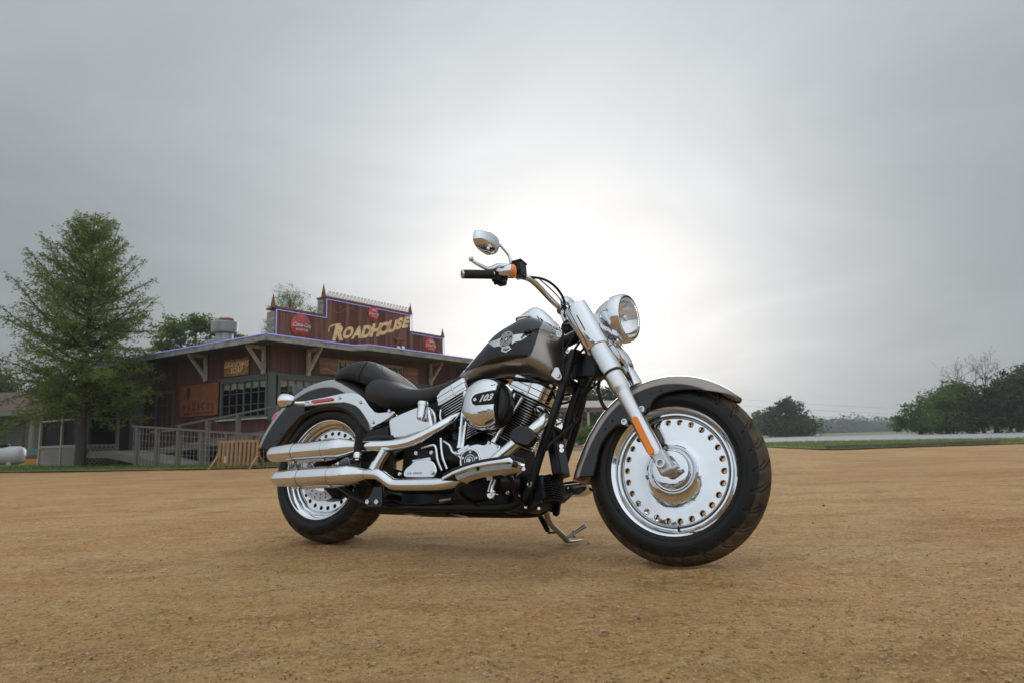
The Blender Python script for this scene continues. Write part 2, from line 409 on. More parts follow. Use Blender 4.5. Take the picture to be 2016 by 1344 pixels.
# ---------------------------------------------------------------- fenders
def fender(name, c, crown, edge, hw, drop, th0, th1, n, top, wtab, thick=.0025):
    b = MB(); rs = []; K = 10
    for i in range(n + 1):
        th = th0 + (th1 - th0) * i / n; rc = sinterp(crown, th); re = min(sinterp(edge, th), rc - .012); w = hw * sinterp(wtab, th)
        rp = max(rc - drop, re + .001); right = []
        for k in range(5): right.append((w, re + (rp - .0016 - re) * k / 4 if rp - .0016 > re else re + .0001 * k))
        right.append((w, rp + .0012))
        hc = rc - (rp + .0012)
        for k in range(1, K + 1):
            t = math.pi / 2 * k / K; right.append((w * max(math.cos(t), 0) ** (2 / 2.5), rp + .0012 + hc * math.sin(t) ** (2 / 2.2)))
        pr = right + [(-a, r) for a, r in reversed(right[:-1])]
        rs.append([WP(c, rad(th), r, a) for a, r in pr])
    b.rings(rs, closed=False, cap=False)
    m = len(rs[0]) - 1
    for q in range(len(b.f)):
        j = q % m; jj = min(j, m - 1 - j); b.m[q] = 1 if jj < 4 else (2 if jj == 4 else 0)
    o = part(name, b, [top, 'black_panel', 'pinstripe', 'black_wrinkle'], smooth=50)
    s = o.modifiers.new('thick', 'SOLIDIFY'); s.thickness = thick; s.offset = -1; s.material_offset = 0
    return o, b
ffender, ffb = fender('fender', FC, [(44, .346), (60, .346), (150, .345), (163, .352), (173, .362), (186, .384)],
                [(44, .334), (50, .326), (58, .309), (66, .295), (85, .272), (98, .256), (104, .238), (108, .218), (113, .209), (130, .209), (136, .222), (144, .245), (162, .264), (177, .268), (186, .278)],
                .086, .046, 47.5, 186, 100, 'pewter', [(47.5, .3), (49.5, .6), (54, .86), (63, 1), (186, 1.02)])
rfender, rfb = fender('fender', RC, [(30, .385), (55, .402), (76, .42), (85, .434), (95.6, .443), (110.7, .454), (122.7, .462), (134.8, .467), (144.5, .471), (155.5, .479), (167, .496)],
                [(30, .31), (40, .292), (52, .287), (67, .282), (86, .27), (108, .273), (124, .282), (138, .281), (150, .29), (159, .301), (164, .33), (167, .37)],
                .113, .058, 30, 167, 100, 'silver_grey', [(30, 1), (150, 1), (160, .97), (167, .9)])
ffv = bvh_of(ffb); rfv = bvh_of(rfb)
for x, y in ((1205, 827), (1192, 843), (1281, 773), (1300, 767)):
    p = on(ffv, x, y, .0005)
    if p: bolt(p, .0045, ffender, m='black_enamel', name='rivet')
for x, y in ((545, 867), (553, 854)):
    p = on(rfv, x, y, .0005)
    if p: bolt(p, .004, rfender, m='black_enamel', name='rivet')
# chrome strut along the rear fender
st = [(583, 798), (585, 794), (600, 788), (640, 780.5), (669, 774), (690, 771.5), (700, 772.5), (708, 776), (716, 783), (727, 798), (738, 810), (747, 811), (776, 807.5), (777, 812), (764, 824), (750, 832), (733, 841), (730, 840), (718, 820), (708, 806), (700, 799), (690, 795), (678, 792), (650, 793), (600, 799)]
strut = pxplate(st, .127, .014, 'fender_strut', 'chrome', bevel=.004)
o = pxplate([(612, 789.2), (615, 786.5), (652, 781.5), (655, 782.6), (656, 785.5), (653, 788), (616, 793.2), (612.5, 792)], .1325, .008, 'reflector', 'red_lens', strut, bevel=.0025)
for x, y, l in ((669, 782, .127), (710, 791, .127), (735, 830, .127), (767.5, 808.5, .127)): bolt(B(x, y, l), .0085, strut)
strutL = obj('fender_strut', MB().plate([Vector((p.x, -p.y, p.z)) for p in (B(x, y, .127) for x, y in st)], -Y * .014), 'chrome', moto, bevel=.004)
# tail lamp, plate, rear indicators
b = MB(); p = B(552, 826, 0); b.ellipsoid(p + Vector((.02, 0, 0)), .055, .06, .045, R=Matrix.Rotation(rad(-30), 3, 'Y')); part('tail_lamp', b, 'red_lens')
b = MB(); b.box(B(596, 777, -.02), (.012, .13, .085), Matrix.Rotation(rad(-18), 3, 'Y')); pl = part('number_plate_holder', b, 'smoked_plastic', bevel=.004)
b = MB(); b.box(B(596, 777, -.02) + Vector((-.0075, 0, 0)), (.003, .12, .075), Matrix.Rotation(rad(-18), 3, 'Y')); part('number_plate', b, 'white_enamel', pl)
def indicator(c, d, r, ln, parent=None):
    """bullet indicator: chrome shell tapering away from the lens; D points out of the lens"""
    b = MB(); pr = [(-ln, .0005), (-ln * .97, r * .22), (-ln * .86, r * .48), (-ln * .68, r * .72), (-ln * .45, r * .9), (-ln * .2, r * .985), (0, r), (.002, r * .99), (.002, r * .9)]
    b.lathe(pr, c, d, 32); o = part('turn_signal', b, 'chrome', parent)
    b = MB(); b.lathe([(.001, r * .97), (.006, r * .955), (.012, r * .85), (.017, r * .6), (.0195, r * .3), (.02, .0005)], c, d, 32); part('lens', b, 'orange_lens', o)
    return o
c = B(558, 788, .20)
t = indicator(c, (-1, -.12, .02), .034, .066)
b = MB(); b.tube([c + Vector((.035, .01, -.006)), B(583, 793, .165), B(600, 793, .135)], [.008, .0085, .011], 12, smooth=4); part('stalk', b, 'chrome', t)
c2 = Vector((c.x, -c.y, c.z)); t = indicator(c2, (-1, .12, .02), .034, .066)
b = MB(); b.tube([c2 + Vector((.035, -.01, -.006)), c2 + Vector((.08, -.04, -.01)), c2 + Vector((.12, -.07, -.01))], [.008, .0085, .011], 12, smooth=4); part('stalk', b, 'chrome', t)

# ---------------------------------------------------------------- fuel tank
TT = [(.668, .722), (.69, .738), (.746, .788), (.818, .857), (.878, .909), (.939, .940), (1.025, .964), (1.099, .935), (1.154, .879), (1.19, .80)]
TBt = [(.668, .704), (.716, .698), (.75, .692), (.813, .698), (.886, .704), (.982, .697), (1.077, .684), (1.15, .66), (1.18, .66), (1.2, .70)]
TWt = [(.668, .03), (.70, .058), (.75, .080), (.82, .106), (.9, .136), (1.0, .156), (1.08, .157), (1.14, .138), (1.175, .104), (1.198, .06)]
TX0, TX1 = .668, 1.2
def tank_pt(x, ph, off=0.):
    """ph: 0 = right flank, 90 = top, 180 = left flank, 270 = bottom"""
    zt, zb, w = sinterp(TT, x), sinterp(TBt, x), sinterp(TWt, x)
    zc = zb + (zt - zb) * .42; c, s = math.cos(ph), math.sin(ph); n = 2 / 2.1
    h = (zt - zc) if s > 0 else (zc - zb); n2 = n if s > 0 else 2 / 2.7
    return Vector((x, -(w + off) * math.copysign(abs(c) ** (n if s > 0 else n2), c), zc + (h + off) * math.copysign(abs(s) ** n2, s)))
b = MB(); rs = []; NX = 72
for i in range(NX + 1):
    t = i / NX; x = TX0 + (TX1 - TX0) * (.5 - .5 * math.cos(math.pi * t)) ; r = [tank_pt(x, 2 * math.pi * j / 96) for j in range(96)]
    rs.append(r)
for sc_, dx in ((.8, .006), (.5, .010), (.15, .012)):
    c = sum(rs[NX], Vector()) / 96; rs.append([c + (p - c) * sc_ + Vector((dx, 0, 0)) for p in rs[NX]])
b.rings(rs); tank = part('fuel_tank', b, 'pewter', smooth=60); tkb = bvh_of(b); tank_mb = b
def tank_ph(p):
    x = p.x; zt, zb, w = sinterp(TT, x), sinterp(TBt, x), sinterp(TWt, x); zc = zb + (zt - zb) * .42
    s = (p.z - zc); n = 2 / 2.1 if s > 0 else 2 / 2.7; h = (zt - zc) if s > 0 else (zc - zb)
    return math.atan2(math.copysign(min(abs(s) / h, 1) ** (1 / n), s), max((-p.y / w), 0) ** (1 / n))
lo = []
for x, y in ((906, 736), (915, 731.5), (925, 727.5), (937, 723.5), (949, 720), (972, 716), (994, 711), (1010, 707.5), (1020, 704.5)):
    p = on(tkb, x, y)
    if p: lo.append((p.x, tank_ph(p)))
lo.sort(); pe = on(tkb, 1057.5, 664); xe = pe.x; mid = tank_ph(pe); xq = lo[-1][0]
hi0 = rad(86); lo0 = lo[-1][1]; x_start = lo[0][0]
def lo_f(x): return sinterp(lo, x) if x <= xq else mid - (mid - lo0) * math.sqrt(max(1 - ((x - xq) / (xe - xq)) ** 2.4, 0))
def hi_f(x): return hi0 if x <= xq else mid + (hi0 - mid) * math.sqrt(max(1 - ((x - xq) / (xe - xq)) ** 2.4, 0))
def panel(sgn):
    b = MB(); rs = []; e1 = []; x0 = x_start
    for i in range(61):
        x = x0 + (xe - x0) * math.sin(math.pi / 2 * i / 60); a0, a1 = lo_f(x), hi_f(x)
        if i == 60: a1 = a0 + .001
        r = [tank_pt(x, a0 + (a1 - a0) * j / 30, .0012) for j in range(31)]
        if sgn < 0: r = [Vector((p.x, -p.y, p.z)) for p in r]
        rs.append(r)
    b.rings(rs, closed=False, cap=False); o = part('paint_panel', b, 'black_panel', tank, smooth=60)
    edge = [r[0] for r in rs] + [r[-1] for r in reversed(rs[:-1])]
    s = MB(); s.tube([p for p in edge[2:]], .0009, 6); part('pinstripe', s, 'pinstripe', tank)
    return b
pb = panel(1); panel(-1)
# winged round badge, right flank
def bq(x, y): return (950 + x / 18.33, 640 + y / 18.33)
badge_c, badge_a, badge_b = (870, 525), (230, -55), (60, -275)
def bc(u, v): return bq(badge_c[0] + badge_a[0] * u + badge_b[0] * v, badge_c[1] + badge_a[1] * u + badge_b[1] * v)
def badge(name, polys, off, m, parent):
    b = MB()
    for v, f in polys:
        h = [on(tkb, x, y, off + .0012) for x, y in v]
        if all(h): b.add(h, f)
    return part(name, b, m, parent, smooth=60, fix=True)
def cpoly(r, n=40, r2=None):
    if r2 is None: return fill2d([bc(r * math.cos(2 * math.pi * i / n), r * math.sin(2 * math.pi * i / n)) for i in range(n)], 4)
    v = [bc(q * math.cos(2 * math.pi * i / n), q * math.sin(2 * math.pi * i / n)) for q in (r, r2) for i in range(n)]
    return v, [(i, (i + 1) % n, n + (i + 1) % n, n + i) for i in range(n)]
wl = fill2d([bq(*p) for p in ((205, 650), (430, 565), (660, 480), (660, 760), (560, 765), (430, 795))], 3)
wr = fill2d([bq(*p) for p in ((1080, 370), (1300, 340), (1520, 325), (1740, 345), (1560, 460), (1390, 570), (1200, 605), (1060, 690))], 3)
tg = fill2d([bq(*p) for p in ((720, 760), (980, 740), (1005, 800), (1060, 855), (850, 985), (690, 940))], 3)
emb = badge('badge', [wl, wr, tg, cpoly(1.0)], .0016, 'chrome_soft', tank)
badge('badge_disc', [cpoly(.93), fill2d([bq(*p) for p in ((765, 850), (955, 803), (985, 858), (850, 928), (738, 905))], 3)], .0022, 'black_enamel', tank)
star = [bc((.33 if i % 2 == 0 else .13) * math.sin(2 * math.pi * i / 10), (.33 if i % 2 == 0 else .13) * math.cos(2 * math.pi * i / 10)) for i in range(10)]
polys = [cpoly(.46, 30, .39), fill2d(star, 5), cpoly(1.0, 48, .93)]
def around(txt, a0, a1, flip):
    for i, ch in enumerate(txt):
        a = a0 + (a1 - a0) * (i + .5) / len(txt); v, f = text_mesh(ch, .40, 0, .012)
        o = []
        for x, y in v:
            y -= .14
            r = .70 + (y if not flip else -y); aa = a - (x if not flip else -x) / .70 * 1.0
            o.append(bc(r * math.cos(aa), r * math.sin(aa)))
        polys.append((o, f))
around('HARLEY', rad(160), rad(22), False); around('DAVIDSON', rad(188), rad(360), True)
v, f = text_mesh('LOW', .09, 0, .002)
polys.append(([bq(858 + x * 1000, 885 - y * 750 - x * 330) for x, y in v], f))
badge('badge_lettering', polys, .0028, 'white_enamel', tank)
badge('wing_lines', [([bq(*p) for p in q], [(0, 1, 2, 3)]) for q in (((300, 680), (640, 560), (642, 572), (304, 690)), ((1110, 440), (1560, 395), (1540, 412), (1112, 455)), ((440, 600), (575, 545), (578, 560), (446, 612)))], .0021, 'steel_brushed', tank)
# dash console, filler caps, tank mount
b = MB(); rs = []
for i in range(25):
    x = .90 + .262 * i / 24; zt = sinterp([(.90, .945), (.93, .97), (.97, .995), (1.01, 1.013), (1.04, 1.018), (1.075, .998), (1.12, .95), (1.162, .892)], x); w = sinterp([(.9, .012), (.93, .032), (.98, .052), (1.04, .060), (1.10, .058), (1.162, .05)], x); zb = zt - .075
    rs.append([Vector((x, w * math.copysign(abs(math.cos(a)) ** .8, math.cos(a)), zb + .075 * math.copysign(abs(math.sin(a)) ** .8, math.sin(a)) if math.sin(a) > 0 else zb)) for a in (2 * math.pi * j / 32 for j in range(32))])
b.rings(rs); cons = part('dash_console', b, 'chrome', smooth=50)
for s in (1, -1):
    c = B(1031, 629, .062); c.y *= s; b = MB(); b.lathe([(-.02, .032), (.0, .032), (.002, .035), (.007, .036), (.011, .033), (.013, .024), (.0135, .0005)], c, (-.12, -.25 * s, 1), 32); part('filler_cap', b, 'chrome', smooth=30)
p = B(1098, 739, .125); b = MB(); b.plate([B(x, y, .128) for x, y in ((1084, 738), (1092, 722), (1099, 722), (1103, 733), (1106, 742), (1102, 748), (1093, 746))], Y * .008); tm = part('tank_mount', b, 'alu_satin', tank, bevel=.002); bolt(B(1099, 739, .13), .0085, tm)
b = MB(); b.tube([B(x, y, .10) for x, y in ((925, 757), (950, 748), (1000, 742), (1050, 748), (1080, 757))], .006, 8); part('tank_seam', b, 'black_gloss', tank)

# ---------------------------------------------------------------- seats
def pad(name, tt, tb, tw, x0, x1, m, nx=48, n=2.8, parent=None, dip=None):
    b = MB(); rs = []
    for i in range(nx + 1):
        x = x0 + (x1 - x0) * (.5 - .5 * math.cos(math.pi * i / nx)); zt, zb, w = sinterp(tt, x), sinterp(tb, x), sinterp(tw, x); zc = zb + (zt - zb) * .5; r = []
        for j in range(64):
            a = 2 * math.pi * j / 64; c, s = math.cos(a), math.sin(a)
            r.append(Vector((x, w * math.copysign(abs(c) ** (2 / n), c), zc + (zt - zb) / 2 * math.copysign(abs(s) ** (2 / n), s))))
        rs.append(r)
    for q, d in ((0, -1), (-1, 1)):
        src = rs[q]; c = sum(src, Vector()) / 64; ex = [[c + (p - c) * k + Vector((d * e, 0, 0)) for p in src] for k, e in ((.85, .006), (.5, .011), (.12, .013))]
        rs = (list(reversed(ex)) + rs) if q == 0 else rs + ex
    b.rings(rs); return part(name, b, m, parent, smooth=60), b
ST = [(.222, .668), (.24, .705), (.27, .731), (.305, .741), (.345, .733), (.40, .705), (.475, .680), (.55, .683), (.62, .702), (.68, .724), (.715, .738)]
SB = [(.222, .65), (.25, .622), (.316, .588), (.376, .576), (.46, .578), (.541, .590), (.62, .622), (.68, .668), (.715, .705)]
SW = [(.222, .10), (.25, .145), (.32, .17), (.40, .172), (.47, .152), (.55, .115), (.63, .085), (.715, .062)]
seat, sb_ = pad('seat', ST, SB, SW, .222, .715, 'leather')
svh = bvh_of(sb_)
PT = [(-.040, .762), (-.02, .782), (.02, .802), (.08, .818), (.15, .832), (.185, .833), (.215, .825), (.26, .800), (.305, .772), (.345, .742), (.385, .705), (.405, .68)]
PB = [(-.040, .752), (.06, .745), (.10, .742), (.139, .732), (.195, .708), (.24, .698), (.405, .66)]
PW = [(-.040, .055), (-.01, .088), (.04, .112), (.10, .128), (.2, .136), (.3, .138), (.37, .128), (.405, .11)]
pill, pb_ = pad('pillion_pad', PT, PB, PW, -.040, .405, 'leather', n=3.4)
pvh = bvh_of(pb_)
def seam(name, pts, vh, parent, r=.0012, m='stitch', k=6, off=.0004):
    q = spline([Vector((x, y, 0)) for x, y in pts], k); h = [on(vh, p.x, p.y, off) for p in q]; h = [p for p in h if p]
    if len(h) > 2: b = MB(); b.tube(h, r, 6); part(name, b, m, parent)
seam('strap_groove', [(722, 711.5), (714, 724), (708, 738), (707, 749)], pvh, pill, .0045, 'gasket', 8, -.0005)
seam('seam', [(709, 718.5), (704, 730), (700, 745)], pvh, pill)
seam('seam', [(737, 712), (744, 724), (750, 736), (757, 741)], pvh, pill); seam('seam', [(735.5, 712.5), (742, 724), (748, 735), (753, 739)], pvh, pill)
seam('seam', [(751, 718), (754, 728), (757, 737)], pvh, pill); seam('seam', [(755, 719.5), (780, 733), (798, 748)], pvh, pill)
seam('seam', [(752, 744), (751, 754), (754, 761), (768, 763)], svh, seat); seam('seam', [(749, 752), (758, 756), (768, 762)], svh, seat)
seam('seam', [(754, 752), (758, 761), (770, 764), (800, 765), (830, 762)], svh, seat)

# ---------------------------------------------------------------- front fork, headlamp
FO = B(1303, 911, .118); FT = B(1138, 610, .118); FD = (FT - FO).normalized()
FO.y = 0
FLAT = .118
def fk(s, lat, fwd=0.): return FO + FD * s + Vector((0, -lat, 0)) + Vector((FD.z, 0, -FD.x)) * fwd
for sg in (1, -1):
    lat = FLAT * sg
    b = MB(); b.tube([fk(s, lat) for s in (.03, .06, .12, .19, .29, .30, .312, .318, .385, .40)], [.0235, .0275, .0275, .0265, .0275, .0285, .0335, .0348, .0348, .033], 32)
    leg = part('fork_leg', b, 'alu_satin', smooth=40)
    b = MB(); b.tube([fk(s, lat) for s in (.383, .386, .392, .50, .503)], [.0375, .0405, .0405, .0405, .039], 36); part('cover_tube', b, 'chrome_soft', leg, smooth=40)
    b = MB(); b.tube([fk(s, lat) for s in (.378, .3835)], [.0385, .0385], 32); part('rubber_ring', b, 'rubber', leg)
    # upper cover, squared towards the front where it meets the nacelle
    rs = []
    for s, k in ((.503, .94), (.507, 1), (.69, 1.02), (.705, .98), (.712, .8)):
        r = []
        for j in range(40):
            a = 2 * math.pi * j / 40; u, v = math.cos(a), math.sin(a)
            fwd = .042 * u * (1.06 if u > 0 else 1.22) ; la = .042 * math.copysign(abs(v) ** .8, v)
            r.append(fk(s, lat + la * k, fwd * k))
        rs.append(r)
    b = MB(); b.rings(rs); cov = part('fork_cover', b, 'chrome', leg, smooth=40)
    if sg > 0:
        b = MB(); b.tube([fk(.512, lat + .0385, -.025), fk(.70, lat + .0392, -.025)], .0014, 6); part('cover_seam', b, 'gasket', leg)
        b = MB(); b.tube([fk(.575, lat + .0425, -.006), fk(.65, lat + .0425, -.006)], .0022, 6); part('cover_slot', b, 'gasket', leg)
        bolt(fk(.525, lat + .040, -.004), .006, leg)
    # axle clamp
    b = MB(); c = Vector((WB, -lat, FR)); b.box(c + Vector((-.008, 0, .014)), (.052, .044, .085), Matrix.Rotation(rad(-28), 3, 'Y'), taper=.95); ac = part('axle_clamp', b, 'alu_cast', leg, bevel=.009, bseg=3)
    b = MB(); b.lathe([(.0, .017), (.036, .017), (.038, .0155), (.038, .0105), (.02, .0100), (.02, .0005)], c + Vector((-.008, 0, .008)), (0, -sg, 0), 28); part('axle_end', b, 'alu_satin', leg)
    b = MB(); b.lathe([(-.028, .0095), (.028, .0095), (.03, .0085), (.03, .0005)], c + Vector((.018, -.004 * sg, -.012)), (.85, 0, .5), 16); part('clamp_bolt', b, 'alu_cast', leg)
    for x, y in ((1232, 831), (1266, 806)):
        p = B(x, y, .094); p.y *= sg; b = MB(); b.lathe([(-.02, .010), (.014, .012), (.018, .011), (.018, .007), (.010, .006), (.010, .0005)], p, (0, -sg, 0), 20); part('fender_mount', b, 'alu_satin', leg)
    if sg > 0:
        a, c = B(1250, 825, .1455), B(1281, 887, .1455); d = (c - a).normalized(); w = d.cross(Y).normalized(); b = MB(); pts = []
        for k in range(9): t = math.pi * k / 8; pts.append(c + (w * math.cos(t) + d * math.sin(t)) * .0125)
        for k in range(9): t = math.pi + math.pi * k / 8; pts.append(a + (w * math.cos(t) + d * math.sin(t)) * .0125)
        b.plate(pts, Y * .006); part('reflector', b, 'orange_reflector', leg, bevel=.002)
        b = MB(); b.plate([p + Y * .0055 + (p - (a + c) / 2) * .05 for p in pts], Y * .008); part('reflector_bezel', b, 'alu_cast', leg)
    else:
        a = fk(.08, -.146); b = MB(); b.bar(a, fk(.17, -.146), .006, .024); part('reflector', b, 'orange_reflector', leg, bevel=.002)
# triple clamps, nacelle plates
b = MB(); b.box(fk(.545, 0, -.005), (.05, .30, .035), Matrix.Rotation(rad(-29.4), 3, 'Y')); b.box(fk(.70, 0, -.008), (.055, .29, .022), Matrix.Rotation(rad(-29.4), 3, 'Y')); part('triple_clamp', b, 'chrome_soft', bevel=.006)
b = MB(); rs = []
for s, f0, f1, w in ((.69, .008, .030, .095), (.64, .008, .036, .095), (.57, .008, .038, .096), (.515, .008, .036, .097)):
    rs.append([fk(s, la * w, f0 + (f1 - f0) * (1 - abs(la) ** 3)) for la in (-1, -.8, -.5, -.2, 0, .2, .5, .8, 1)] + [fk(s, la * w, f0 - .012) for la in (1, .5, 0, -.5, -1)])
b.rings(rs); nac = part('fork_nacelle', b, 'chrome', smooth=40)
for k in range(3):
    b = MB(); b.tube([fk(.635 - .028 * k, .080 - .004 * k, f_) for f_ in (.034, .037, .039, .0405)], .0022, 6); part('louvre', b, 'gasket', nac)
# chrome apron below the headlamp, sloping down to the far leg
b = MB(); rs = []
for s, f0, w, th in ((.545, .030, .085, .05), (.51, .044, .080, .035), (.47, .052, .070, .02), (.44, .050, .058, .012), (.425, .046, .045, .008)):
    rs.append([fk(s, la * w, f0 + .016 * (1 - la * la)) for la in [q / 6 for q in range(-6, 7)]] + [fk(s, la * w, f0 - th + .010 * (1 - la * la)) for la in [q / 6 for q in range(6, -7, -1)]])
b.rings(rs); part('fork_apron', b, 'chrome', smooth=50)
HC = B(1238, 625, 0); HD = Vector((1, -.13, .02)).normalized()
b = MB(); b.lathe([(-.150, .0005), (-.148, .02), (-.14, .040), (-.124, .060), (-.10, .077), (-.07, .0885), (-.046, .0935), (-.045, .0915)], HC, HD, 56); head = part('headlight', b, 'chrome', smooth=35)
b = MB(); b.lathe([(-.048, .0935), (-.047, .0985), (-.040, .1005), (-.018, .1000), (-.004, .0965), (.002, .0915), (.003, .0875), (.0, .086), (-.004, .0855)], HC, HD, 64); part('trim_ring', b, 'chrome', head, smooth=35)
b = MB(); b.lathe([(-.0475, .0925), (-.0478, .0965), (-.0462, .0968), (-.0462, .0925)], HC, HD, 56); part('seal', b, 'gasket', head)
b = MB(); b.lathe([(.0015, .0868), (.0038, .0872), (.0036, .0852), (.0, .085)], HC, HD, 56); part('seal', b, 'gasket', head)
b = MB(); b.lathe([(-.006, .0858), (-.02, .082), (-.045, .068), (-.065, .045), (-.075, .02), (-.076, .0005)], HC, HD, 48); part('lamp_reflector', b, 'reflector_bowl', head, smooth=60)
b = MB(); b.lathe([(-.075, .012), (-.03, .012), (-.026, .016), (-.016, .017), (-.010, .014), (-.008, .0005)], HC, HD, 24); part('bulb_shield', b, 'chrome', head)
b = MB(); b.lathe([(-.003, .0852), (.006, .078), (.012, .055), (.015, .03), (.016, .0005), (.013, .0005), (.012, .03), (.009, .055), (.003, .077), (-.004, .0848)], HC, HD, 48); part('lens', b, 'lens_glass', head, smooth=60)
b = MB(); b.tube([HC + Vector((-.06, 0, -.10)), HC + Vector((-.075, 0, -.13)), fk(.54, 0, .05)], [.02, .02, .024], 16); b.lathe([(-.02, .006), (.02, .006), (.021, .0005)], HC + Vector((-.03, -.02, -.105)), LAT, 12); part('headlamp_mount', b, 'chrome', head)
b = MB(); p = B(1199, 611, .085); b.ellipsoid(p, .008, .006, .010); part('mount_bolt', b, 'black_enamel', head)

# ---------------------------------------------------------------- handlebar and controls
bar = [(985, 541, .31), (1000, 542, .285), (1022, 543.5, .25), (1042, 549, .215), (1058, 562, .175), (1078, 583, .12), (1096, 601, .075), (1106, 609, .05)]
pr = [B(*q) for q in bar]; grip0 = B(911, 540, .425)
hb = MB(); hb.tube([grip0] + pr + [Vector((pr[-1].x + .01, 0, pr[-1].z))] + [Vector((p.x, -p.y, p.z)) for p in reversed(pr)] + [Vector((grip0.x, -grip0.y, grip0.z))], .0127, 20, smooth=6)
hbo = part('handlebar', hb, 'chrome', smooth=60)
gin = B(970, 541, .333)
def mir(p, s): return Vector((p.x, p.y * s, p.z))
mout = [(935.5, 470), (936.5, 459), (938, 454.5), (941.5, 452.5), (950, 453.5), (958, 455.6), (967, 460), (972, 464), (977, 471), (979.5, 478), (980.7, 485), (980, 491), (977.6, 497), (974, 501.5), (969, 503), (964.5, 502.5), (959, 499.5), (952, 495), (945, 488.5), (939.6, 481.5)]
for s in (1, -1):
    g0, g1 = mir(grip0, s), mir(gin, s); d = (g1 - g0).normalized(); b = MB()
    n = 26; ln = (g1 - g0).length
    pts, rr = [], []
    for k in range(n + 1):
        pts.append(g0 + d * ln * k / n); rr.append(.0178 if k in (0, n) else (.0172 + (.0006 if k % 2 else 0)))
    b.tube(pts, rr, 24); gr = part('grip', b, 'rubber', hbo, smooth=60)
    b = MB(); b.lathe([(-.004, .0005), (-.004, .0155), (0, .0178), (.003, .0178)], g0, d, 24); part('grip_cap', b, 'chrome_soft', hbo)
    # switch housing below, brake or clutch housing above
    h0, h1 = mir(B(972, 541, .328), s), mir(B(999, 542.5, .286), s); b = MB()
    b.tube([h0, h0 + (h1 - h0) * .08, h0 + (h1 - h0) * .92, h1], [.020, .0235, .0235, .021], 20)
    c = mir(B(984, 550, .31), s); b.box(c, (.042, .054, .036), Matrix.Rotation(rad(8), 3, 'Y')); b.box(c + Vector((.006, 0, -.014)), (.030, .038, .022))
    sw = part('switch_housing', b, 'black_wrinkle', hbo, bevel=.005)
    for k, (x, y) in enumerate(((972, 549), (993, 554), (976, 558))):
        p = mir(B(x, y, .335 - .01 * k), s); b = MB(); b.box(p, (.014, .012, .010)); part('switch_button', b, 'black_enamel', hbo, bevel=.002)
    # master cylinder with reservoir
    m0 = mir(B(1021, 529, .262), s); b = MB(); b.box(m0, (.046, .056, .044), Matrix.Rotation(rad(-6), 3, 'Y'), taper=.95); b.box(m0 + Vector((0, 0, .0235)), (.048, .058, .006), Matrix.Rotation(rad(-6), 3, 'Y')); b.box(mir(B(1022, 540, .262), s), (.044, .05, .026))
    part('master_cylinder', b, 'black_powder', hbo, bevel=.015, bseg=4)
    # lever
    lv = [(1003, 526, .285), (990, 525.5, .30), (981, 524.5, .312), (970, 529, .33), (961, 530.5, .345), (951, 526.5, .365), (940, 521, .388), (930, 515.5, .408)]
    b = MB(); b.tube([mir(B(q[0] - 12, q[1] + 1, q[2]), s) + Vector((.028, 0, 0)) for q in lv], [.011, .0115, .0105, .0095, .009, .0085, .0075, .006], 14, smooth=4, squash=((1, 0, 0), .62)); b.ellipsoid(mir(B(916, 512.5, .412), s) + Vector((.028, 0, 0)), .0105, .0105, .0105, 10, 14)
    part('lever', b, 'alu_satin', hbo, smooth=60)
    # indicator
    ci = mir(B(1008, 534.5, .315), s); ax_ = (1, .26, 0)
    b = MB(); ln = .068; r = .0285; b.lathe([(-ln, .0005), (-ln * .97, r * .22), (-ln * .86, r * .5), (-ln * .68, r * .74), (-ln * .45, r * .91), (-ln * .2, r * .985), (0, r), (.002, r * .99), (.002, r * .9)], ci, ax_, 32); ts = part('turn_signal', b, 'chrome')
    b = MB(); b.lathe([(.001, r * .97), (.007, r * .955), (.012, r * .85), (.016, r * .6), (.018, r * .3), (.0185, .0005)], ci, ax_, 32); part('lens', b, 'orange_lens', ts)
    b = MB(); b.tube([ci + Vector((-.03, .02 * s, 0)), ci + Vector((-.03, .045 * s, .004))], .009, 12); part('stalk', b, 'chrome_soft', ts)
    # mirror: chrome shell facing forward, glass to the rear
    xm = 1.0; oc = [mir(BXp(x, y, xm), s) for x, y in mout]; cen = sum(oc, Vector()) / len(oc); rs = []
    oc2 = spline(oc + [oc[0]], 3)[:-1]
    for k, dx in ((.90, -.012), (.97, -.013), (1, -.010), (.985, .002), (.93, .012), (.82, .021), (.62, .029), (.38, .034), (.12, .036)): rs.append([cen + (p - cen) * k + Vector((dx, 0, 0)) for p in oc2])
    b = MB(); b.rings(rs); mr = part('mirror', b, 'chrome', smooth=60)
    b = MB(); b.rings([[cen + (p - cen) * k + Vector((-.0135, 0, 0)) for p in oc2] for k in (.88, .4, .05)]); part('mirror_glass', b, 'chrome', mr)
    st0 = mir(B(1006, 519, .285), s); st1 = mir(B(1004, 509, .287), s); st2 = mir(B(998, 500, .30), s); st3 = cen + (mir(BXp(977, 478, xm), s) - cen) * .75 + Vector((.016, 0, 0))
    b = MB(); b.tube([st0, st1, st1.lerp(st3, .14) + Vector((0, 0, .006)), st1.lerp(st3, .4) + Vector((0, 0, .005)), st3], [.0075, .007, .0062, .0058, .0062], 14, smooth=4); part('mirror_stem', b, 'chrome', mr, smooth=60)
# riser and clamp
for s in (1, -1):
    p = mir(B(1110, 612, .05), s); b = MB(); b.tube([p + Vector((.02, 0, -.05)), p + Vector((.003, 0, -.012)), p], [.019, .02, .018], 20); b.lathe([(-.018, .0005), (-.018, .024), (.018, .024), (.018, .0005)], p, Y, 20); part('riser', b, 'chrome', smooth=40)

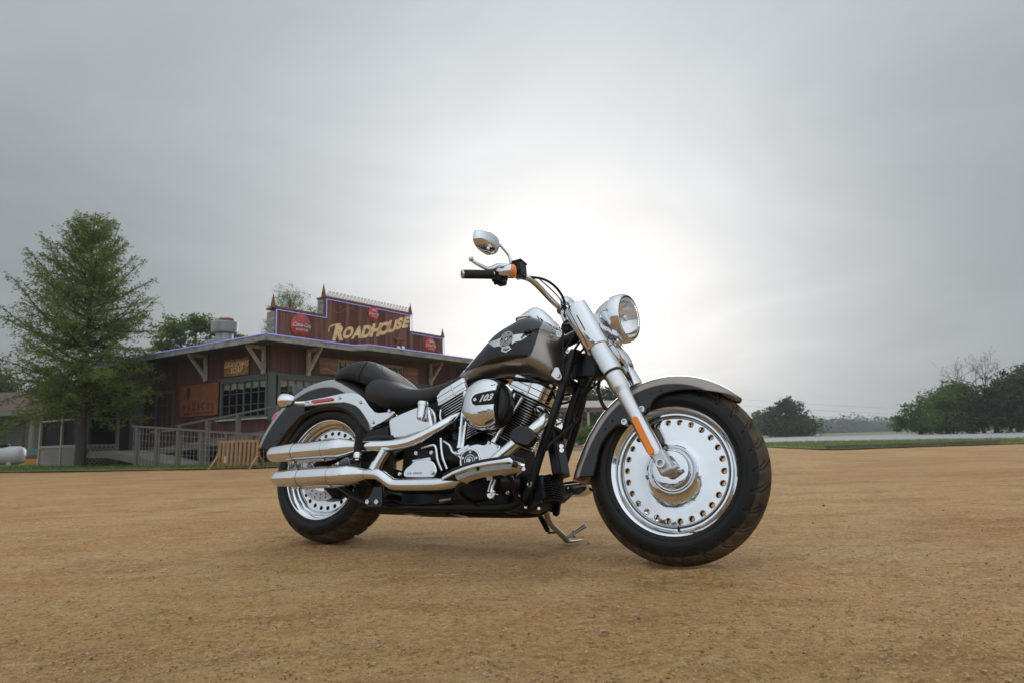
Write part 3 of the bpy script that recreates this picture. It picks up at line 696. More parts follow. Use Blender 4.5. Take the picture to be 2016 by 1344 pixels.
# ---------------------------------------------------------------- frame
def tubes(name, path, r, m='black_powder', both=True, smooth=6, n=16, parent=None):
    out = None
    for s in ((1, -1) if both else (1,)):
        b = MB(); b.tube([mir(p, s) for p in path], r, n, smooth=smooth); out = part(name, b, m, parent, smooth=60)
    return out
dt = [B(1130, 690, .07), B(1112, 747, .092), B(1098, 791.6, .1), B(1083, 836, .105), B(1062, 899, .105), B(1050, 940, .105), B(1038, 970, .108), B(1015, 992, .112), B(985, 999, .115), B(900, 999, .12), B(800, 998, .125), B(745, 997, .125)]
tubes('frame_tube', dt, .0165)
b = MB(); b.tube([fk(.50, 0, -.055), fk(.70, 0, -.045)], .031, 24); b.box(fk(.52, 0, -.10), (.10, .07, .10)); part('steering_head', b, 'black_powder', bevel=.004)
b = MB(); b.tube([fk(.66, 0, -.06), Vector((1.05, 0, .80)), Vector((.8, 0, .67)), Vector((.55, 0, .57)), Vector((.42, 0, .45))], .026, 16, smooth=6); part('backbone', b, 'black_powder')
b = MB(); b.tube([fk(.54, .0, -.05), Vector((1.235, 0, .62)), Vector((1.19, 0, .45))], .02, 14, smooth=4); part('gusset', b, 'black_powder')
b = MB(); b.plate([B(x, y, .03) for x, y in ((1134, 700), (1168, 690), (1164, 706), (1148, 722), (1140, 748), (1128, 744))], Y * .06); part('neck_plate', b, 'black_powder', bevel=.004)
# swing arm and axle carriers
sa = [B(754, 848, .15), B(735, 853, .15), B(715, 862, .145), B(690, 880, .135), B(660, 905, .13)]
tubes('swing_arm', [Vector((.45, -.135, .44)), Vector((.33, -.14, .44)), Vector((.2, -.138, .40)), Vector((.06, -.134, .345)), Vector((-.03, -.132, .322))], .023)
tubes('swing_arm', [Vector((.42, -.13, .25)), Vector((.25, -.134, .262)), Vector((.1, -.134, .29)), Vector((-.02, -.132, .318))], .017)
pxplate([(718, 862), (722, 848), (748, 842), (762, 838), (766, 868), (740, 872)], .15, .05, 'frame_casting', 'black_powder', bevel=.006)
fb = pxplate([(717, 990), (720, 982), (727, 976), (736, 957), (752, 955), (752, 992), (748, 997), (722, 997)], .205, .012, 'muffler_bracket', 'black_gloss', bevel=.003)
for x, y in ((725, 987), (743, 987)): bolt(B(x, y, .206), .011, fb)
b = MB(); b.tube([B(668, 956, .15), B(700, 978, .165), B(722, 990, .18)], .012, 12); b.tube([B(700, 925, .17), B(735, 950, .19)], .014, 12); part('muffler_hanger', b, 'black_powder')
b = MB(); b.tube([Vector((.40, -.10, .215)), Vector((.40, .10, .215))], .017); b.tube([Vector((.95, -.11, .175)), Vector((.95, .11, .175))], .014); b.box((.69, 0, .20), (.42, .17, .05)); b.box((.30, 0, .25), (.2, .12, .16)); part('cross_member', b, 'black_powder', bevel=.005)
b = MB(); b.bar(B(752, 1000, .02), B(830, 1016, -.03), .012, .006); b.bar(B(860, 1005, .0), B(920, 1017, -.05), .012, .006); part('belly_strap', b, 'steel_brushed')
b = MB(); b.tube([Vector((.35, -.04, .16)), Vector((.35, .04, .16))], .012); b.tube([Vector((.25, -.05, .165)), Vector((.70, -.05, .165))], .024, 18); b.tube([Vector((.25, .05, .165)), Vector((.70, .05, .165))], .024, 18); part('shock_absorber', b, 'black_powder')
# ---------------------------------------------------------------- engine
CR = Vector((.865, 0, .26))
def cyl_frame(deg):
    a = rad(deg); d = Vector((math.sin(a), 0, math.cos(a))); e = Vector((math.cos(a), 0, -math.sin(a))); return d, e
def rsq(c, e, hx, hy, r, n=5):
    """rounded rectangle ring in the plane (e, Y)"""
    out = []
    for cx, cy, a0 in ((1, 1, 0), (-1, 1, 90), (-1, -1, 180), (1, -1, 270)):
        for k in range(n + 1):
            a = rad(a0 + 90 * k / n); out.append(c + e * (cx * (hx - r) + r * math.cos(a)) + Y * (cy * (hy - r) + r * math.sin(a)))
    return out
b = MB(); b.box((.865, 0, .30), (.30, .20, .26)); b.lathe([(-.11, .0005), (-.11, .10), (-.10, .115), (.10, .115), (.11, .10), (.11, .0005)], (.875, 0, .30), Y, 40)
case = part('crankcase', b, 'black_wrinkle', bevel=.012)
b = MB(); b.box((.62, 0, .33), (.28, .22, .22)); b.box((.56, 0, .46), (.26, .18, .12)); b.box((.60, -.02, .57), (.22, .12, .10)); part('gearbox', b, 'black_wrinkle', bevel=.015)
for deg, nm in ((25.5, 'front'), (-25.5, 'rear')):
    d, e = cyl_frame(deg)
    b = MB(); b.tube([CR + d * .10, CR + d * .40], .06, 28); cy = part('cylinder', b, 'black_wrinkle')
    b = MB()
    k = 0; s = .205
    while s < .40:
        head_ = s > .325; hx, hy = (.083, .088) if head_ else (.078, .078); th = .0032
        b.rings([rsq(CR + d * s, e, hx - .001, hy - .001, .034), rsq(CR + d * (s + .0006), e, hx, hy, .034), rsq(CR + d * (s + th - .0006), e, hx, hy, .034), rsq(CR + d * (s + th), e, hx - .001, hy - .001, .034)])
        s += .0098 if not head_ else .0112
    m_ = len(b.f)
    # machined edges bright, faces black
    for q in range(m_):
        nv = len(b.f[q]); b.m[q] = 0 if nv > 4 else 1
    f = obj('fins', b, ['black_wrinkle', 'alu_satin'], cy, smooth=30); f['kind'] = 'stuff'
    b = MB(); b.rings([rsq(CR + d * .315, e, .07, .075, .03), rsq(CR + d * .40, e, .072, .077, .03)]); part('cylinder_head', b, 'black_wrinkle', cy)
    b = MB()
    for s0, s1, k in ((.402, .412, 1.0), (.4135, .437, .985), (.4385, .462, .97)): b.rings([rsq(CR + d * s0, e, .087 * k, .088 * k, .020), rsq(CR + d * s1, e, .087 * k, .088 * k, .020)])
    b.rings([rsq(CR + d * .462, e, .081, .082, .022), rsq(CR + d * .474, e, .068, .066, .022)])
    rk = part('rocker_box', b, 'chrome', bevel=.003)
    b = MB()
    for s0 in (.4115, .4365): b.rings([rsq(CR + d * s0, e, .0855, .0865, .02), rsq(CR + d * (s0 + .0025), e, .0855, .0865, .02)])
    part('gasket', b, 'gasket', rk)
    for u in (-.06, .0, .06): bolt(CR + d * .464 + e * u + LAT * .062, .006, rk, axis=d)
    b = MB(); b.tube([CR + d * .405 + e * .02 + LAT * .089, CR + d * .46 + e * .012 + LAT * .084], .004, 8); part('rocker_seam', b, 'chrome_soft', rk)
    # pushrod tubes
    for u0, u1 in ((-.022, -.055), (.018, -.030)):
        sg = 1 if deg > 0 else -1
        p1 = CR + d * .385 + e * (u0 if deg > 0 else u0 + .10) + LAT * .105; p0 = CR + Vector((.045 * sg + u1 * sg * .6 * -1, 0, .135)) + LAT * .135
        b = MB(); m1 = p0 + (p1 - p0) * .33; m2 = p0 + (p1 - p0) * .36
        b.tube([p0, p0 + (p1 - p0) * .04, p0 + (p1 - p0) * .041, m1, m1 + (m2 - m1) * .02, m2, m2 + (p1 - p0) * .001, p1], [.013, .013, .0095, .0095, .0115, .0115, .0078, .0078], 16); part('pushrod_tube', b, 'chrome', cy, smooth=30)
    b = MB(); b.box(CR + Vector((.055 * (1 if deg > 0 else -1), -.125, .125)), (.075, .05, .025), Matrix.Rotation(rad(deg * .9), 3, 'Y')); b.box(CR + Vector((.05 * (1 if deg > 0 else -1), -.125, .105)), (.085, .055, .02), Matrix.Rotation(rad(deg * .9), 3, 'Y')); part('lifter_block', b, 'chrome', cy, bevel=.004)
# intake between the cylinders
b = MB(); b.tube([Vector((.865, -.02, .56)), Vector((.90, -.10, .56))], .035, 20); b.box((.865, -.01, .57), (.1, .08, .07)); part('intake_manifold', b, 'black_wrinkle', bevel=.01)

# cam cover, timer cover
cc = [(906, 917), (907, 900), (911, 889), (919, 879), (930, 874), (942, 872.5), (953, 874), (961, 868), (966, 867), (976, 873), (983.5, 876), (983.5, 887), (978, 897), (965, 905), (955, 920), (948, 932), (930, 938), (912, 932)]
cam_c = pxplate(cc, .158, .05, 'cam_cover', 'chrome', bevel=.008, bseg=3, rnd_=3)
for x, y in ((963, 870.5), (979, 878), (911, 921), (917, 886)): bolt(B(x, y, .159), .0065, cam_c)
tcc = B(926, 906, .165)
b = MB(); b.lathe([(-.02, .049), (.0, .049), (.004, .047), (.005, .043), (.0035, .041)], tcc, LAT, 48); part('timer_ring', b, 'chrome', cam_c)
b = MB(); b.lathe([(.0, .042), (.0035, .041), (.0045, .038), (.0045, .0005)], tcc, LAT, 48); part('timer_cover', b, 'black_gloss', cam_c)
for r0, r1 in ((.0245, .022), (.0155, .013)):
    b = MB(); b.lathe([(.0046, r0), (.0056, r0), (.0056, r1), (.0046, r1)], tcc, LAT, 40, a0=rad(20), a1=rad(340)); part('timer_emblem', b, 'chrome', cam_c)
bolt(tcc + LAT * .004, .009, cam_c)
for k in range(5): a = rad(90 + 72 * k); bolt(tcc + LAT * .0035 + Vector((.0335 * math.cos(a), 0, .0335 * math.sin(a))), .0055, cam_c)

# air cleaner: chrome dome with black insert, open mesh at its front edge
AC = B(951.5, 793.5, .188); 
def ac_px(x, y, lat): return B(x, y, lat)
b = MB(); b.lathe([(-.085, .06), (-.075, .100), (-.06, .106), (-.036, .106), (-.03, .09)], AC, LAT, 64); acb = part('air_cleaner', b, 'black_powder', smooth=40)
prof = [(-.034, .1060), (-.018, .1075), (-.006, .1050), (.007, .0985), (.018, .088), (.027, .074), (.033, .057), (.037, .038), (.039, .018), (.0395, .0005)]
b = MB(); rs = []
n = 96
for a_, r in prof:
    ring_ = []
    for j in range(n):
        t = 2 * math.pi * j / n; ring_.append(AC + Vector((min(r * math.cos(t), .0655), -a_, r * math.sin(t))))
    rs.append(ring_)
b.rings(rs, cap=False); cover = part('cover', b, 'chrome', acb, smooth=40)
b = MB(); b.lathe([(-.062, .094), (-.03, .0985), (-.012, .0965), (-.004, .09), (.0, .08), (.0, .04)], AC, LAT, 48, a0=rad(-54), a1=rad(54), up=(1, 0, 0)); part('filter_mesh', b, 'mesh_dark', acb)
b = MB(); b.lathe([(-.036, .1075), (-.030, .1090), (-.018, .1090), (-.012, .1055), (-.012, .097), (-.03, .097)], AC, LAT, 48, a0=rad(-54), a1=rad(54), up=(1, 0, 0)); part('filter_lip', b, 'black_powder', acb)
b = MB(); b.plate([AC + Vector((.066, .004, -.088)), AC + Vector((.066, -.014, -.06)), AC + Vector((.066, -.018, 0)), AC + Vector((.066, -.014, .06)), AC + Vector((.066, .004, .088)), AC + Vector((.066, .03, .088)), AC + Vector((.066, .03, -.088))], (.006, 0, 0)); part('filter_end', b, 'black_powder', acb)
def c2(x, y): return (860 + x / 6.72, 680 + y / 6.72)
cover_mb = MB(); cover_mb.rings(rs, cap=False); cvb = bvh_of(cover_mb)
def on_cover(polys, off, name, m, parent):
    b = MB()
    for v, f in polys:
        h = [on(cvb, x, y, off) for x, y in v]
        if all(h): b.add(h, f)
    return part(name, b, m, parent, smooth=60)
rim_ = [c2(*p) for p in ((440, 715), (455, 665), (490, 630), (540, 610), (680, 580), (776, 566), (776, 790), (640, 800), (500, 806), (450, 775))]
ins_ = [c2(*p) for p in ((462, 715), (475, 678), (505, 648), (550, 630), (680, 600), (772, 584), (772, 768), (640, 780), (510, 788), (470, 762))]
on_cover([fill2d(rim_, 3)], .0012, 'insert_rim', 'chrome', acb)
on_cover([fill2d(ins_, 3)], .0022, 'insert', 'black_wrinkle', acb)
v, f = text_mesh('103', 1., .55, .035, 1.05)
on_cover([([c2(636 + x * 112, 728 - y * 112 - x * 18) for x, y in v], f)], .0032, 'displacement_number', 'white_enamel', acb)
p = on(cvb, *c2(515, 715), .002); bolt(p, .008, acb)

# exhaust ---------------------------------------------------------
MU0, MU1 = B(537, 893.5, .235), B(676, 881, .235)
def muffler(a, c, pipe, name='muffler'):
    d = (c - a).normalized(); ln = (c - a).length; b = MB()
    pr = [(-.004, .026), (-.006, .0295), (.0, .0325), (.012, .0345), (.05, .037), (.09, .0385), (.0905, .0400), (.11, .0405), (ln - .06, .0425), (ln - .012, .0425), (ln - .010, .0415), (ln + .03, .036), (ln + .065, .027), (ln + .08, .0245)]
    b.lathe(pr, a, d, 40); m = part(name, b, 'chrome', smooth=30)
    b = MB(); b.lathe([(-.004, .0262), (.02, .0258), (.10, .025), (.101, .0005)], a, d, 28); part('outlet', b, 'black_enamel', m)
    for s in (.15, .33):
        p = a + d * s; b = MB(); b.lathe([(-.004, .0424), (-.004, .0437), (.004, .0437), (.004, .0424)], p, d, 40); b.lathe([(0, .005), (.016, .005), (.017, .0005)], p + Vector((0, .008, -.046)), LAT, 10); part('clamp_band', b, 'chrome_soft', m)
    b = MB(); b.tube([a + d * .10 + Vector((0, .012, -.041)), a + d * (ln * .78) + Vector((0, .012, -.043)), a + d * (ln + .03) + Vector((0, .02, -.028))], .007, 10); part('muffler_rail', b, 'chrome', m)
    b = MB(); b.tube(pipe[0], pipe[1], 28, smooth=6); part('pipe', b, 'chrome', m, smooth=60)
    return m
e1 = MU1 + (MU1 - MU0).normalized() * .07
muffler(MU0, MU1, ([e1, B(720, 878.5, .225), B(770, 876.5, .205), B(805, 870, .19), B(835, 857, .175), B(860, 843, .16), B(885, 828, .13), B(905, 818, .09)], [.0245, .0245, .0245, .0245, .0240, .022, .02, .018]))
ML0, ML1 = B(546, 941, .235), B(693, 933.5, .235); e2 = ML1 + (ML1 - ML0).normalized() * .07
muffler(ML0, ML1, ([e2, B(738, 932.5, .235), B(750, 936, .233), B(766, 948, .228), B(780, 953, .225), B(830, 953, .222), B(875, 951, .22), B(920, 940, .215), B(960, 918, .205), B(990, 893, .195), B(1020, 868, .18), B(1048, 847, .165), B(1066, 831, .14), B(1072, 818, .11), B(1062, 808, .08)], .0235))
b = MB(); b.tube([B(739, 918, .232), B(758, 886, .222)], [.021, .021], 24); b.tube([B(737, 924, .232), B(743, 911, .231)], [.026, .024], 24); part('crossover_pipe', b, 'chrome')
# dark heat guard beside the front pipe
hg = pxplate([(1003, 860), (1006, 847), (1015, 838), (1027, 835), (1040, 840), (1054, 852), (1055, 861), (1049, 868), (1040, 878), (1024, 876), (1010, 870)], .225, .03, 'heat_guard', 'black_gloss', bevel=.008, bseg=3, rnd_=3)

# oil tank, lines, gearbox cover
oil = pxplate([(763, 827), (770, 820.5), (790, 811), (810, 803), (822, 799), (840, 797), (846, 806), (850, 828), (853, 843), (838, 849), (815, 856.5), (797, 862), (768, 866.5)], .150, .05, 'oil_tank', 'chrome', bevel=.012, bseg=4)
c = B(831, 806, .165); b = MB(); b.lathe([(-.045, .0005), (-.044, .012), (-.035, .0195), (-.02, .0205), (.020, .0205), (.0205, .0235), (.031, .0235), (.035, .021), (.036, .0005)], c, (.02, 0, 1), 28); part('dipstick_cap', b, 'chrome', oil, smooth=35)
gx = [(794, 934), (795, 926), (800, 919), (809, 912), (815, 906), (830, 903.5), (844, 904), (852, 908), (857, 916), (859, 928), (855, 936), (848, 939.5), (800, 939.5)]
gc = pxplate(gx, .185, .06, 'gearbox_cover', 'chrome', bevel=.009, bseg=3, rnd_=2)
pxplate([(808, 909), (811, 903), (830, 900), (846, 898), (848, 905), (830, 909)], .175, .05, 'cover_cap', 'chrome', gc, bevel=.005)
v, f = text_mesh('SIX SPEED', 1, .25, .01, 1.25); b = MB(); b.add([B(815.5 + x * 5.4, 932.5 - y * 5.4 - x * .12, .1857) for x, y in v], f); part('gear_lettering', b, 'black_enamel', gc, fix=False)
for x, y in ((851, 929.5), (788, 932), (820, 891), (850, 890)): bolt(B(x, y, .187), .0085, gc)
pxplate([(812, 900), (812, 884), (858, 880), (862, 905)], .15, .03, 'side_plate', 'black_powder', bevel=.004)
def line_(pts, r, m='chrome', name='oil_line', k=5): b = MB(); b.tube([B(*q) for q in pts], r, 12, smooth=k); return part(name, b, m, smooth=60)
line_([(831, 881, .17), (845, 877, .18), (855, 876, .18), (859, 884, .18), (862, 905, .18), (870, 925, .17)], .0055)
line_([(868, 862, .17), (869, 880, .175), (872, 900, .178), (880, 922, .17)], .0055)
line_([(846, 803, .14), (855, 815, .15), (857, 830, .15), (853, 842, .14)], .005); line_([(868, 806, .13), (867, 820, .14), (871, 836, .14), (865, 846, .13)], .005)
line_([(872, 867, .16), (885, 876, .17), (892, 890, .17), (905, 893, .165)], .005)
line_([(868, 905, .15), (890, 903, .15), (905, 905, .14)], .017, 'black_wrinkle', 'starter_motor')
b = MB(); b.box((.73, -.09, .38), (.10, .05, .10)); b.box((.70, -.08, .50), (.10, .08, .05)); part('solenoid', b, 'black_powder', bevel=.01)
# passenger peg, ribbed rubber
p0, p1 = B(708, 846, .255), B(704, 889, .262); b = MB(); pts, rr = [], []
for k in range(45): pts.append(p0 + (p1 - p0) * k / 44); rr.append(.0165 if k % 3 else .0145)
b.tube(pts, rr, 20); peg = part('passenger_peg', b, 'rubber', smooth=30)
b = MB(); b.tube([p1, p1 + (p1 - p0) * .12, p1 + (p1 - p0) * .28], [.013, .017, .015], 16); b.bar(p1 + (p1 - p0) * .25, p1 + (p1 - p0) * .25 + Y * .07, .02, .02); part('peg_mount', b, 'chrome', peg)

# footboards
def footboard(s):
    out = [(869, 938), (890, 926.5), (913, 917.5), (935, 911), (960, 906.5), (985, 903), (1003, 901.5), (1012, 904)]
    o = [mir(B(x, y, .375), s) for x, y in out]; i = [Vector((p.x + .0, p.y + .105 * s, p.z + .004)) for p in o]
    i[0] += Vector((.03, 0, .006)); i[1] += Vector((.012, 0, .004)); i[-1] += Vector((-.015, 0, 0)); o[-1] += Vector((-.006, 0, -.001))
    b = MB(); b.plate(o + list(reversed(i)), (0, 0, -.014)); fb = part('footboard', b, 'chrome', bevel=.0035)
    b = MB(); b.plate([p + Vector((0, .006 * s, .0005)) for p in o] + [p + Vector((0, -.004 * s, .0005)) for p in reversed(i)], (0, 0, .011)); part('rubber_mat', b, 'rubber', fb, bevel=.003)
    b = MB()
    for k, (t, dy) in enumerate(((1, .05), (3, .03), (3, .07), (5, .05), (6, .04))):
        p = o[t] + Vector((0, dy * s, -.014)); b.lathe([(0, .011), (.007, .010), (.010, .007), (.010, .0005)], p, (0, 0, -1), 14)
    part('rubber_lug', b, 'rubber', fb).__setitem__('kind', 'stuff')
    m0 = (o[2] + i[2]) / 2; m1 = (o[5] + i[5]) / 2
    b = MB(); pan = [p + Vector((0, .022 * s, -.0142)) for p in o[1:7]] + [p + Vector((0, -.012 * s, -.0142)) for p in reversed(i[1:7])]; cb = sum(pan, Vector()) / len(pan)
    b.rings([pan, [cb + (p - cb) * .93 + Vector((0, 0, -.016)) for p in pan], [cb + (p - cb) * .72 + Vector((0, .012 * s, -.030)) for p in pan]]); part('board_pan', b, 'chrome_soft', fb, smooth=30)
    b = MB(); b.tube([mir(B(*q), s) for q in ((950, 929, .325), (975, 928, .30), (997, 934, .27), (1008, 946, .24), (1012, 962, .20), (1018, 980, .15), (1028, 990, .12))], [.007, .008, .0085, .0085, .009, .010, .010], 12, smooth=4)
    b.tube([mir(B(*q), s) for q in ((915, 948, .33), (902, 955, .30), (901, 966, .26), (915, 980, .19), (935, 988, .135))], [.0075, .008, .0085, .009, .010], 12, smooth=4)
    part('board_bracket', b, 'black_powder', fb, smooth=50)
    return fb
footboard(1); footboard(-1)
# brake pedal, oil filter, horn side bits
b = MB(); b.tube([B(972, 942, .20), B(967, 958, .20), B(965, 968, .20)], [.012, .013, .015], 14, squash=((0, 1, 0), .6)); b.lathe([(-.03, .0005), (-.03, .017), (.006, .018), (.009, .015), (.009, .008), (.013, .007), (.013, .0005)], B(968, 972, .195), LAT, 24)
bp_ = part('brake_pedal', b, 'chrome', smooth=40)
b = MB(); b.tube([B(1010, 935, .23), B(1020, 930, .25), B(1030, 921, .27)], .009, 12); part('pedal_arm', b, 'chrome_soft', bp_)
a, c = B(985, 952, .14), B(1022, 950, .10); b = MB(); b.tube([a, a + (c - a) * .1, c], [.030, .037, .037], 28); b.lathe([(k * .012, .037 if k % 2 else .0385) for k in range(6)], a, c - a, 28); part('oil_filter', b, 'black_powder', smooth=30)
bolt(B(1043, 952, .135), .013, bp_); bolt(B(1000, 969, .14), .010, bp_); bolt(B(1020, 976, .13), .010, bp_)
pxplate([(1017, 934), (1050, 930), (1056, 950), (1046, 978), (1030, 985), (1012, 960)], .09, .02, 'engine_mount', 'black_powder', bevel=.006)
pxplate([(875, 968), (1000, 962), (1030, 985), (1000, 994), (880, 994)], .085, .02, 'sump_cover', 'black_wrinkle', bevel=.006)
# regulator between the down tubes: finned block
rc_ = B(1082, 964, .03); R_ = Matrix.Rotation(rad(-12), 3, 'Y'); b = MB(); b.box(rc_ + Vector((-.02, 0, 0)), (.06, .125, .10), R_); reg = part('regulator', b, 'black_powder', bevel=.012)
b = MB()
for k in range(11): b.box(rc_ + R_ @ Vector((.012, 0, -.046 + .0092 * k)), (.05, .13 - abs(k - 5) * .004, .0032), R_)
o = part('cooling_fins', b, 'black_wrinkle', reg); o['kind'] = 'stuff'
b = MB(); b.box(B(1062, 992, .04), (.08, .10, .045), Matrix.Rotation(rad(-25), 3, 'Y')); ho = part('belly_cowl', b, 'black_powder', bevel=.01); bolt(B(1036, 997, .10), .007, ho); bolt(B(1062, 1000, .10), .007, ho)
pxplate([(1085, 975), (1100, 968), (1103, 988), (1100, 1010), (1095, 1016), (1088, 1013), (1083, 996)], -.02, .012, 'tow_plate', 'black_gloss', bevel=.003)
# oil cooler and electrics between the tubes
b = MB(); b.box(B(1097, 888, .03), (.04, .09, .20), Matrix.Rotation(rad(-14), 3, 'Y')); part('oil_cooler', b, 'black_powder', bevel=.008)
for x, y in ((1104, 878), (1104.5, 886)): bolt(B(x, y, .085), .010, case, axis=(.6, -.8, 0))
b = MB(); b.box(B(1128, 762, -.01), (.05, .16, .035), Matrix.Rotation(rad(-15), 3, 'Y')); part('cross_brace', b, 'black_powder', bevel=.006)
# ignition coil side and wiring behind the head stem
b = MB(); rng = random.Random(3)
for k in range(7):
    a = fk(.66 - .03 * k, .05 - .02 * k, -.05); c = Vector((1.15 - .02 * k, -.06 + .02 * k, .78 - .03 * k)); m = (a + c) / 2 + Vector((rng.uniform(-.02, .02), rng.uniform(-.03, .03), -.04)); b.tube([a, m, c], .005, 8, smooth=5)
o = part('wiring_loom', b, 'cable'); o['kind'] = 'stuff'
b = MB(); b.tube([B(1138, 690, .06), B(1128, 715, .07)], [.014, .012], 14); part('cable_adjuster', b, 'cable')
# cables and hoses
def cable(pts, r, name='control_cable', m='cable'): return line_(pts, r, m, name, 8)
cable([(1028, 545, .235), (1062, 548, .20), (1082, 556, .17), (1098, 570, .13), (1109, 588, .10), (1112, 606, .085), (1112, 625, .08)], .0052, 'brake_hose')
cable([(1063, 551, .19), (1085, 570, .14), (1103, 590, .09), (1107, 603, .07)], .0025)
cable([(1108, 640, .11), (1109, 680, .11), (1109, 730, .11), (1111, 755, .11)], .004)
cable([(1138, 597, .02), (1146, 596, .0), (1156, 603, -.02), (1160, 612, -.03)], .0055)
cable([(1172, 743, .10), (1168, 760, .09), (1152, 762, .05), (1142, 758, .02)], .004)
cable([(1171, 740, .10), (1155, 765, .08), (1140, 790, .06), (1130, 815, .05), (1132, 832, .05)], .006)
cable([(1180, 748, .06), (1178, 765, .05), (1184, 790, .045), (1194, 806, .04)], .007, 'brake_hose')
cable([(1140, 818, .03), (1132, 830, .04), (1110, 850, .07), (1085, 872, .12), (1074, 885, .13)], .006)
q0, q1 = B(1147, 780, .03), B(1141, 818, .03); b = MB(); pts, rr = [], []
for k in range(49): pts.append(q0 + (q1 - q0) * k / 48); rr.append(.0115 if k % 4 < 2 else .009)
b.tube(pts, rr, 14); part('rubber_boot', b, 'rubber', smooth=30)
cable([(1143, 745, .02), (1145, 765, .03), (1147, 780, .03)], .006)
cable([(775, 984, .14), (800, 991, .14), (840, 990, .14), (860, 985, .14), (900, 983, .13)], .004)
b = MB(); b.tube([B(866, 985, .14), B(889, 981, .14)], .0065, 10); part('cable_joint', b, 'steel_brushed')
# side stand on the far side
gp = lambda x, y: BI @ G(x, y, .006)
sp = B(1076, 1010, -.13); ft = gp(1117, 1066)
b = MB(); m1 = sp + (ft - sp) * .28 + Vector((-.012, 0, -.004)); m2 = sp + (ft - sp) * .65 + Vector((-.006, 0, 0))
b.tube([sp + Vector((-.005, 0, .03)), sp, m1, m2, ft + Vector((0, 0, .006))], [.013, .013, .0125, .012, .012], 16, smooth=5); stand = part('side_stand', b, 'steel_brushed', smooth=60)
b = MB(); f2 = gp(1146, 1066); f2.z += .008; b.tube([ft + Vector((-.012, 0, .003)), ft + Vector((.02, 0, .002)), f2], [.010, .010, .006], 12, smooth=4, squash=((0, 0, 1), .5)); part('stand_foot', b, 'steel_brushed', stand)
pa = m2 + (ft - m2) * .7; pd = hit = None
tip = CAM + ray(1153, 1033) * ((BM @ pa - CAM).dot(FW) / ray(1153, 1033).dot(FW)); tip = BI @ tip
b = MB(); b.tube([pa, pa + (tip - pa) * .5, tip], [.007, .0075, .010], 12, squash=((0, 1, 0), .7)); b.lathe([(-.012, .007), (.02, .007), (.021, .0005)], pa + (tip - pa) * .42, (.3, -.4, -.6), 12); part('stand_tang', b, 'steel_brushed', stand)
s0 = sp + Vector((-.03, -.004, -.006)); s1 = m2 + Vector((-.045, -.004, -.004)); b = MB(); pts, rr = [], []
for k in range(41): pts.append(s0 + (s1 - s0) * k / 40); rr.append((.011 if k % 2 else .0085) if 4 < k < 34 else .005)
b.tube(pts, rr, 12); b.bar(s1, m2, .008, .008); part('stand_spring', b, 'black_powder', stand)
# ================================================================== SETTING
import numpy as np
def leaf_mesh(name, P, A, Bv, mats, parent=None):
    """P centres, A and Bv half axes (n x 3): one quad a leaf"""
    n = len(P); v = np.empty((n, 4, 3), np.float32); v[:, 0] = P - A; v[:, 1] = P + Bv * .55 - A * .1; v[:, 2] = P + A; v[:, 3] = P - Bv * .55 - A * .1
    me = bpy.data.meshes.new(name); me.vertices.add(n * 4); me.vertices.foreach_set('co', v.reshape(-1)); me.loops.add(n * 4); me.loops.foreach_set('vertex_index', np.arange(n * 4, dtype=np.int32))
    me.polygons.add(n); me.polygons.foreach_set('loop_start', np.arange(0, n * 4, 4, dtype=np.int32)); me.polygons.foreach_set('loop_total', np.full(n, 4, np.int32)); me.update(calc_edges=True); me.validate()
    me.materials.append(MATS[mats]); o = bpy.data.objects.new(name, me); COL.objects.link(o)
    if parent: o.parent = parent
    return o
def leaf_mat(name, c1, c2, scale=1.2, tr=.35):
    m = bpy.data.materials.new(name); m.use_nodes = True; t = m.node_tree; b = t.nodes['Principled BSDF']; b.inputs['Roughness'].default_value = .55; b.inputs['Specular IOR Level'].default_value = .3
    g = t.nodes.new('ShaderNodeNewGeometry'); n1 = t.nodes.new('ShaderNodeTexNoise'); n1.inputs['Scale'].default_value = scale; n1.inputs['Detail'].default_value = 8; n1.inputs['Roughness'].default_value = .8; t.links.new(g.outputs['Position'], n1.inputs['Vector'])
    r = t.nodes.new('ShaderNodeMapRange'); r.inputs[1].default_value = .34; r.inputs[2].default_value = .66; t.links.new(n1.outputs['Fac'], r.inputs[0])
    x = t.nodes.new('ShaderNodeMix'); x.data_type = 'RGBA'; x.inputs[6].default_value = (*c1, 1); x.inputs[7].default_value = (*c2, 1); t.links.new(r.outputs[0], x.inputs[0]); t.links.new(x.outputs[2], b.inputs['Base Color'])
    tl = t.nodes.new('ShaderNodeBsdfTranslucent'); t.links.new(x.outputs[2], tl.inputs['Color']); mx_ = t.nodes.new('ShaderNodeMixShader'); mx_.inputs[0].default_value = tr
    t.links.new(b.outputs[0], mx_.inputs[1]); t.links.new(tl.outputs[0], mx_.inputs[2]); t.links.new(mx_.outputs[0], t.nodes['Material Output'].inputs['Surface']); MATS[name] = m
leaf_mat('leaf_cypress', (.080, .125, .026), (.215, .265, .055), 1.6, .5)
leaf_mat('leaf_green', (.055, .105, .018), (.150, .220, .036), 1.0, .45)
leaf_mat('leaf_dark', (.024, .046, .015), (.060, .090, .026), .6, .3)
leaf_mat('leaf_brown', (.024, .034, .012), (.060, .072, .022), .6, .3)
leaf_mat('leaf_grey', (.05, .07, .04), (.075, .095, .05), .3)
leaf_mat('leaf_bright', (.07, .15, .02), (.14, .25, .04), 3)
leaf_mat('grass_blade', (.09, .15, .025), (.20, .25, .06), 2.5, .5)
mat('bark', (.085, .065, .05), .9, bump=(18, .6, .02), var=(8, (.045, .035, .028), 1.5))

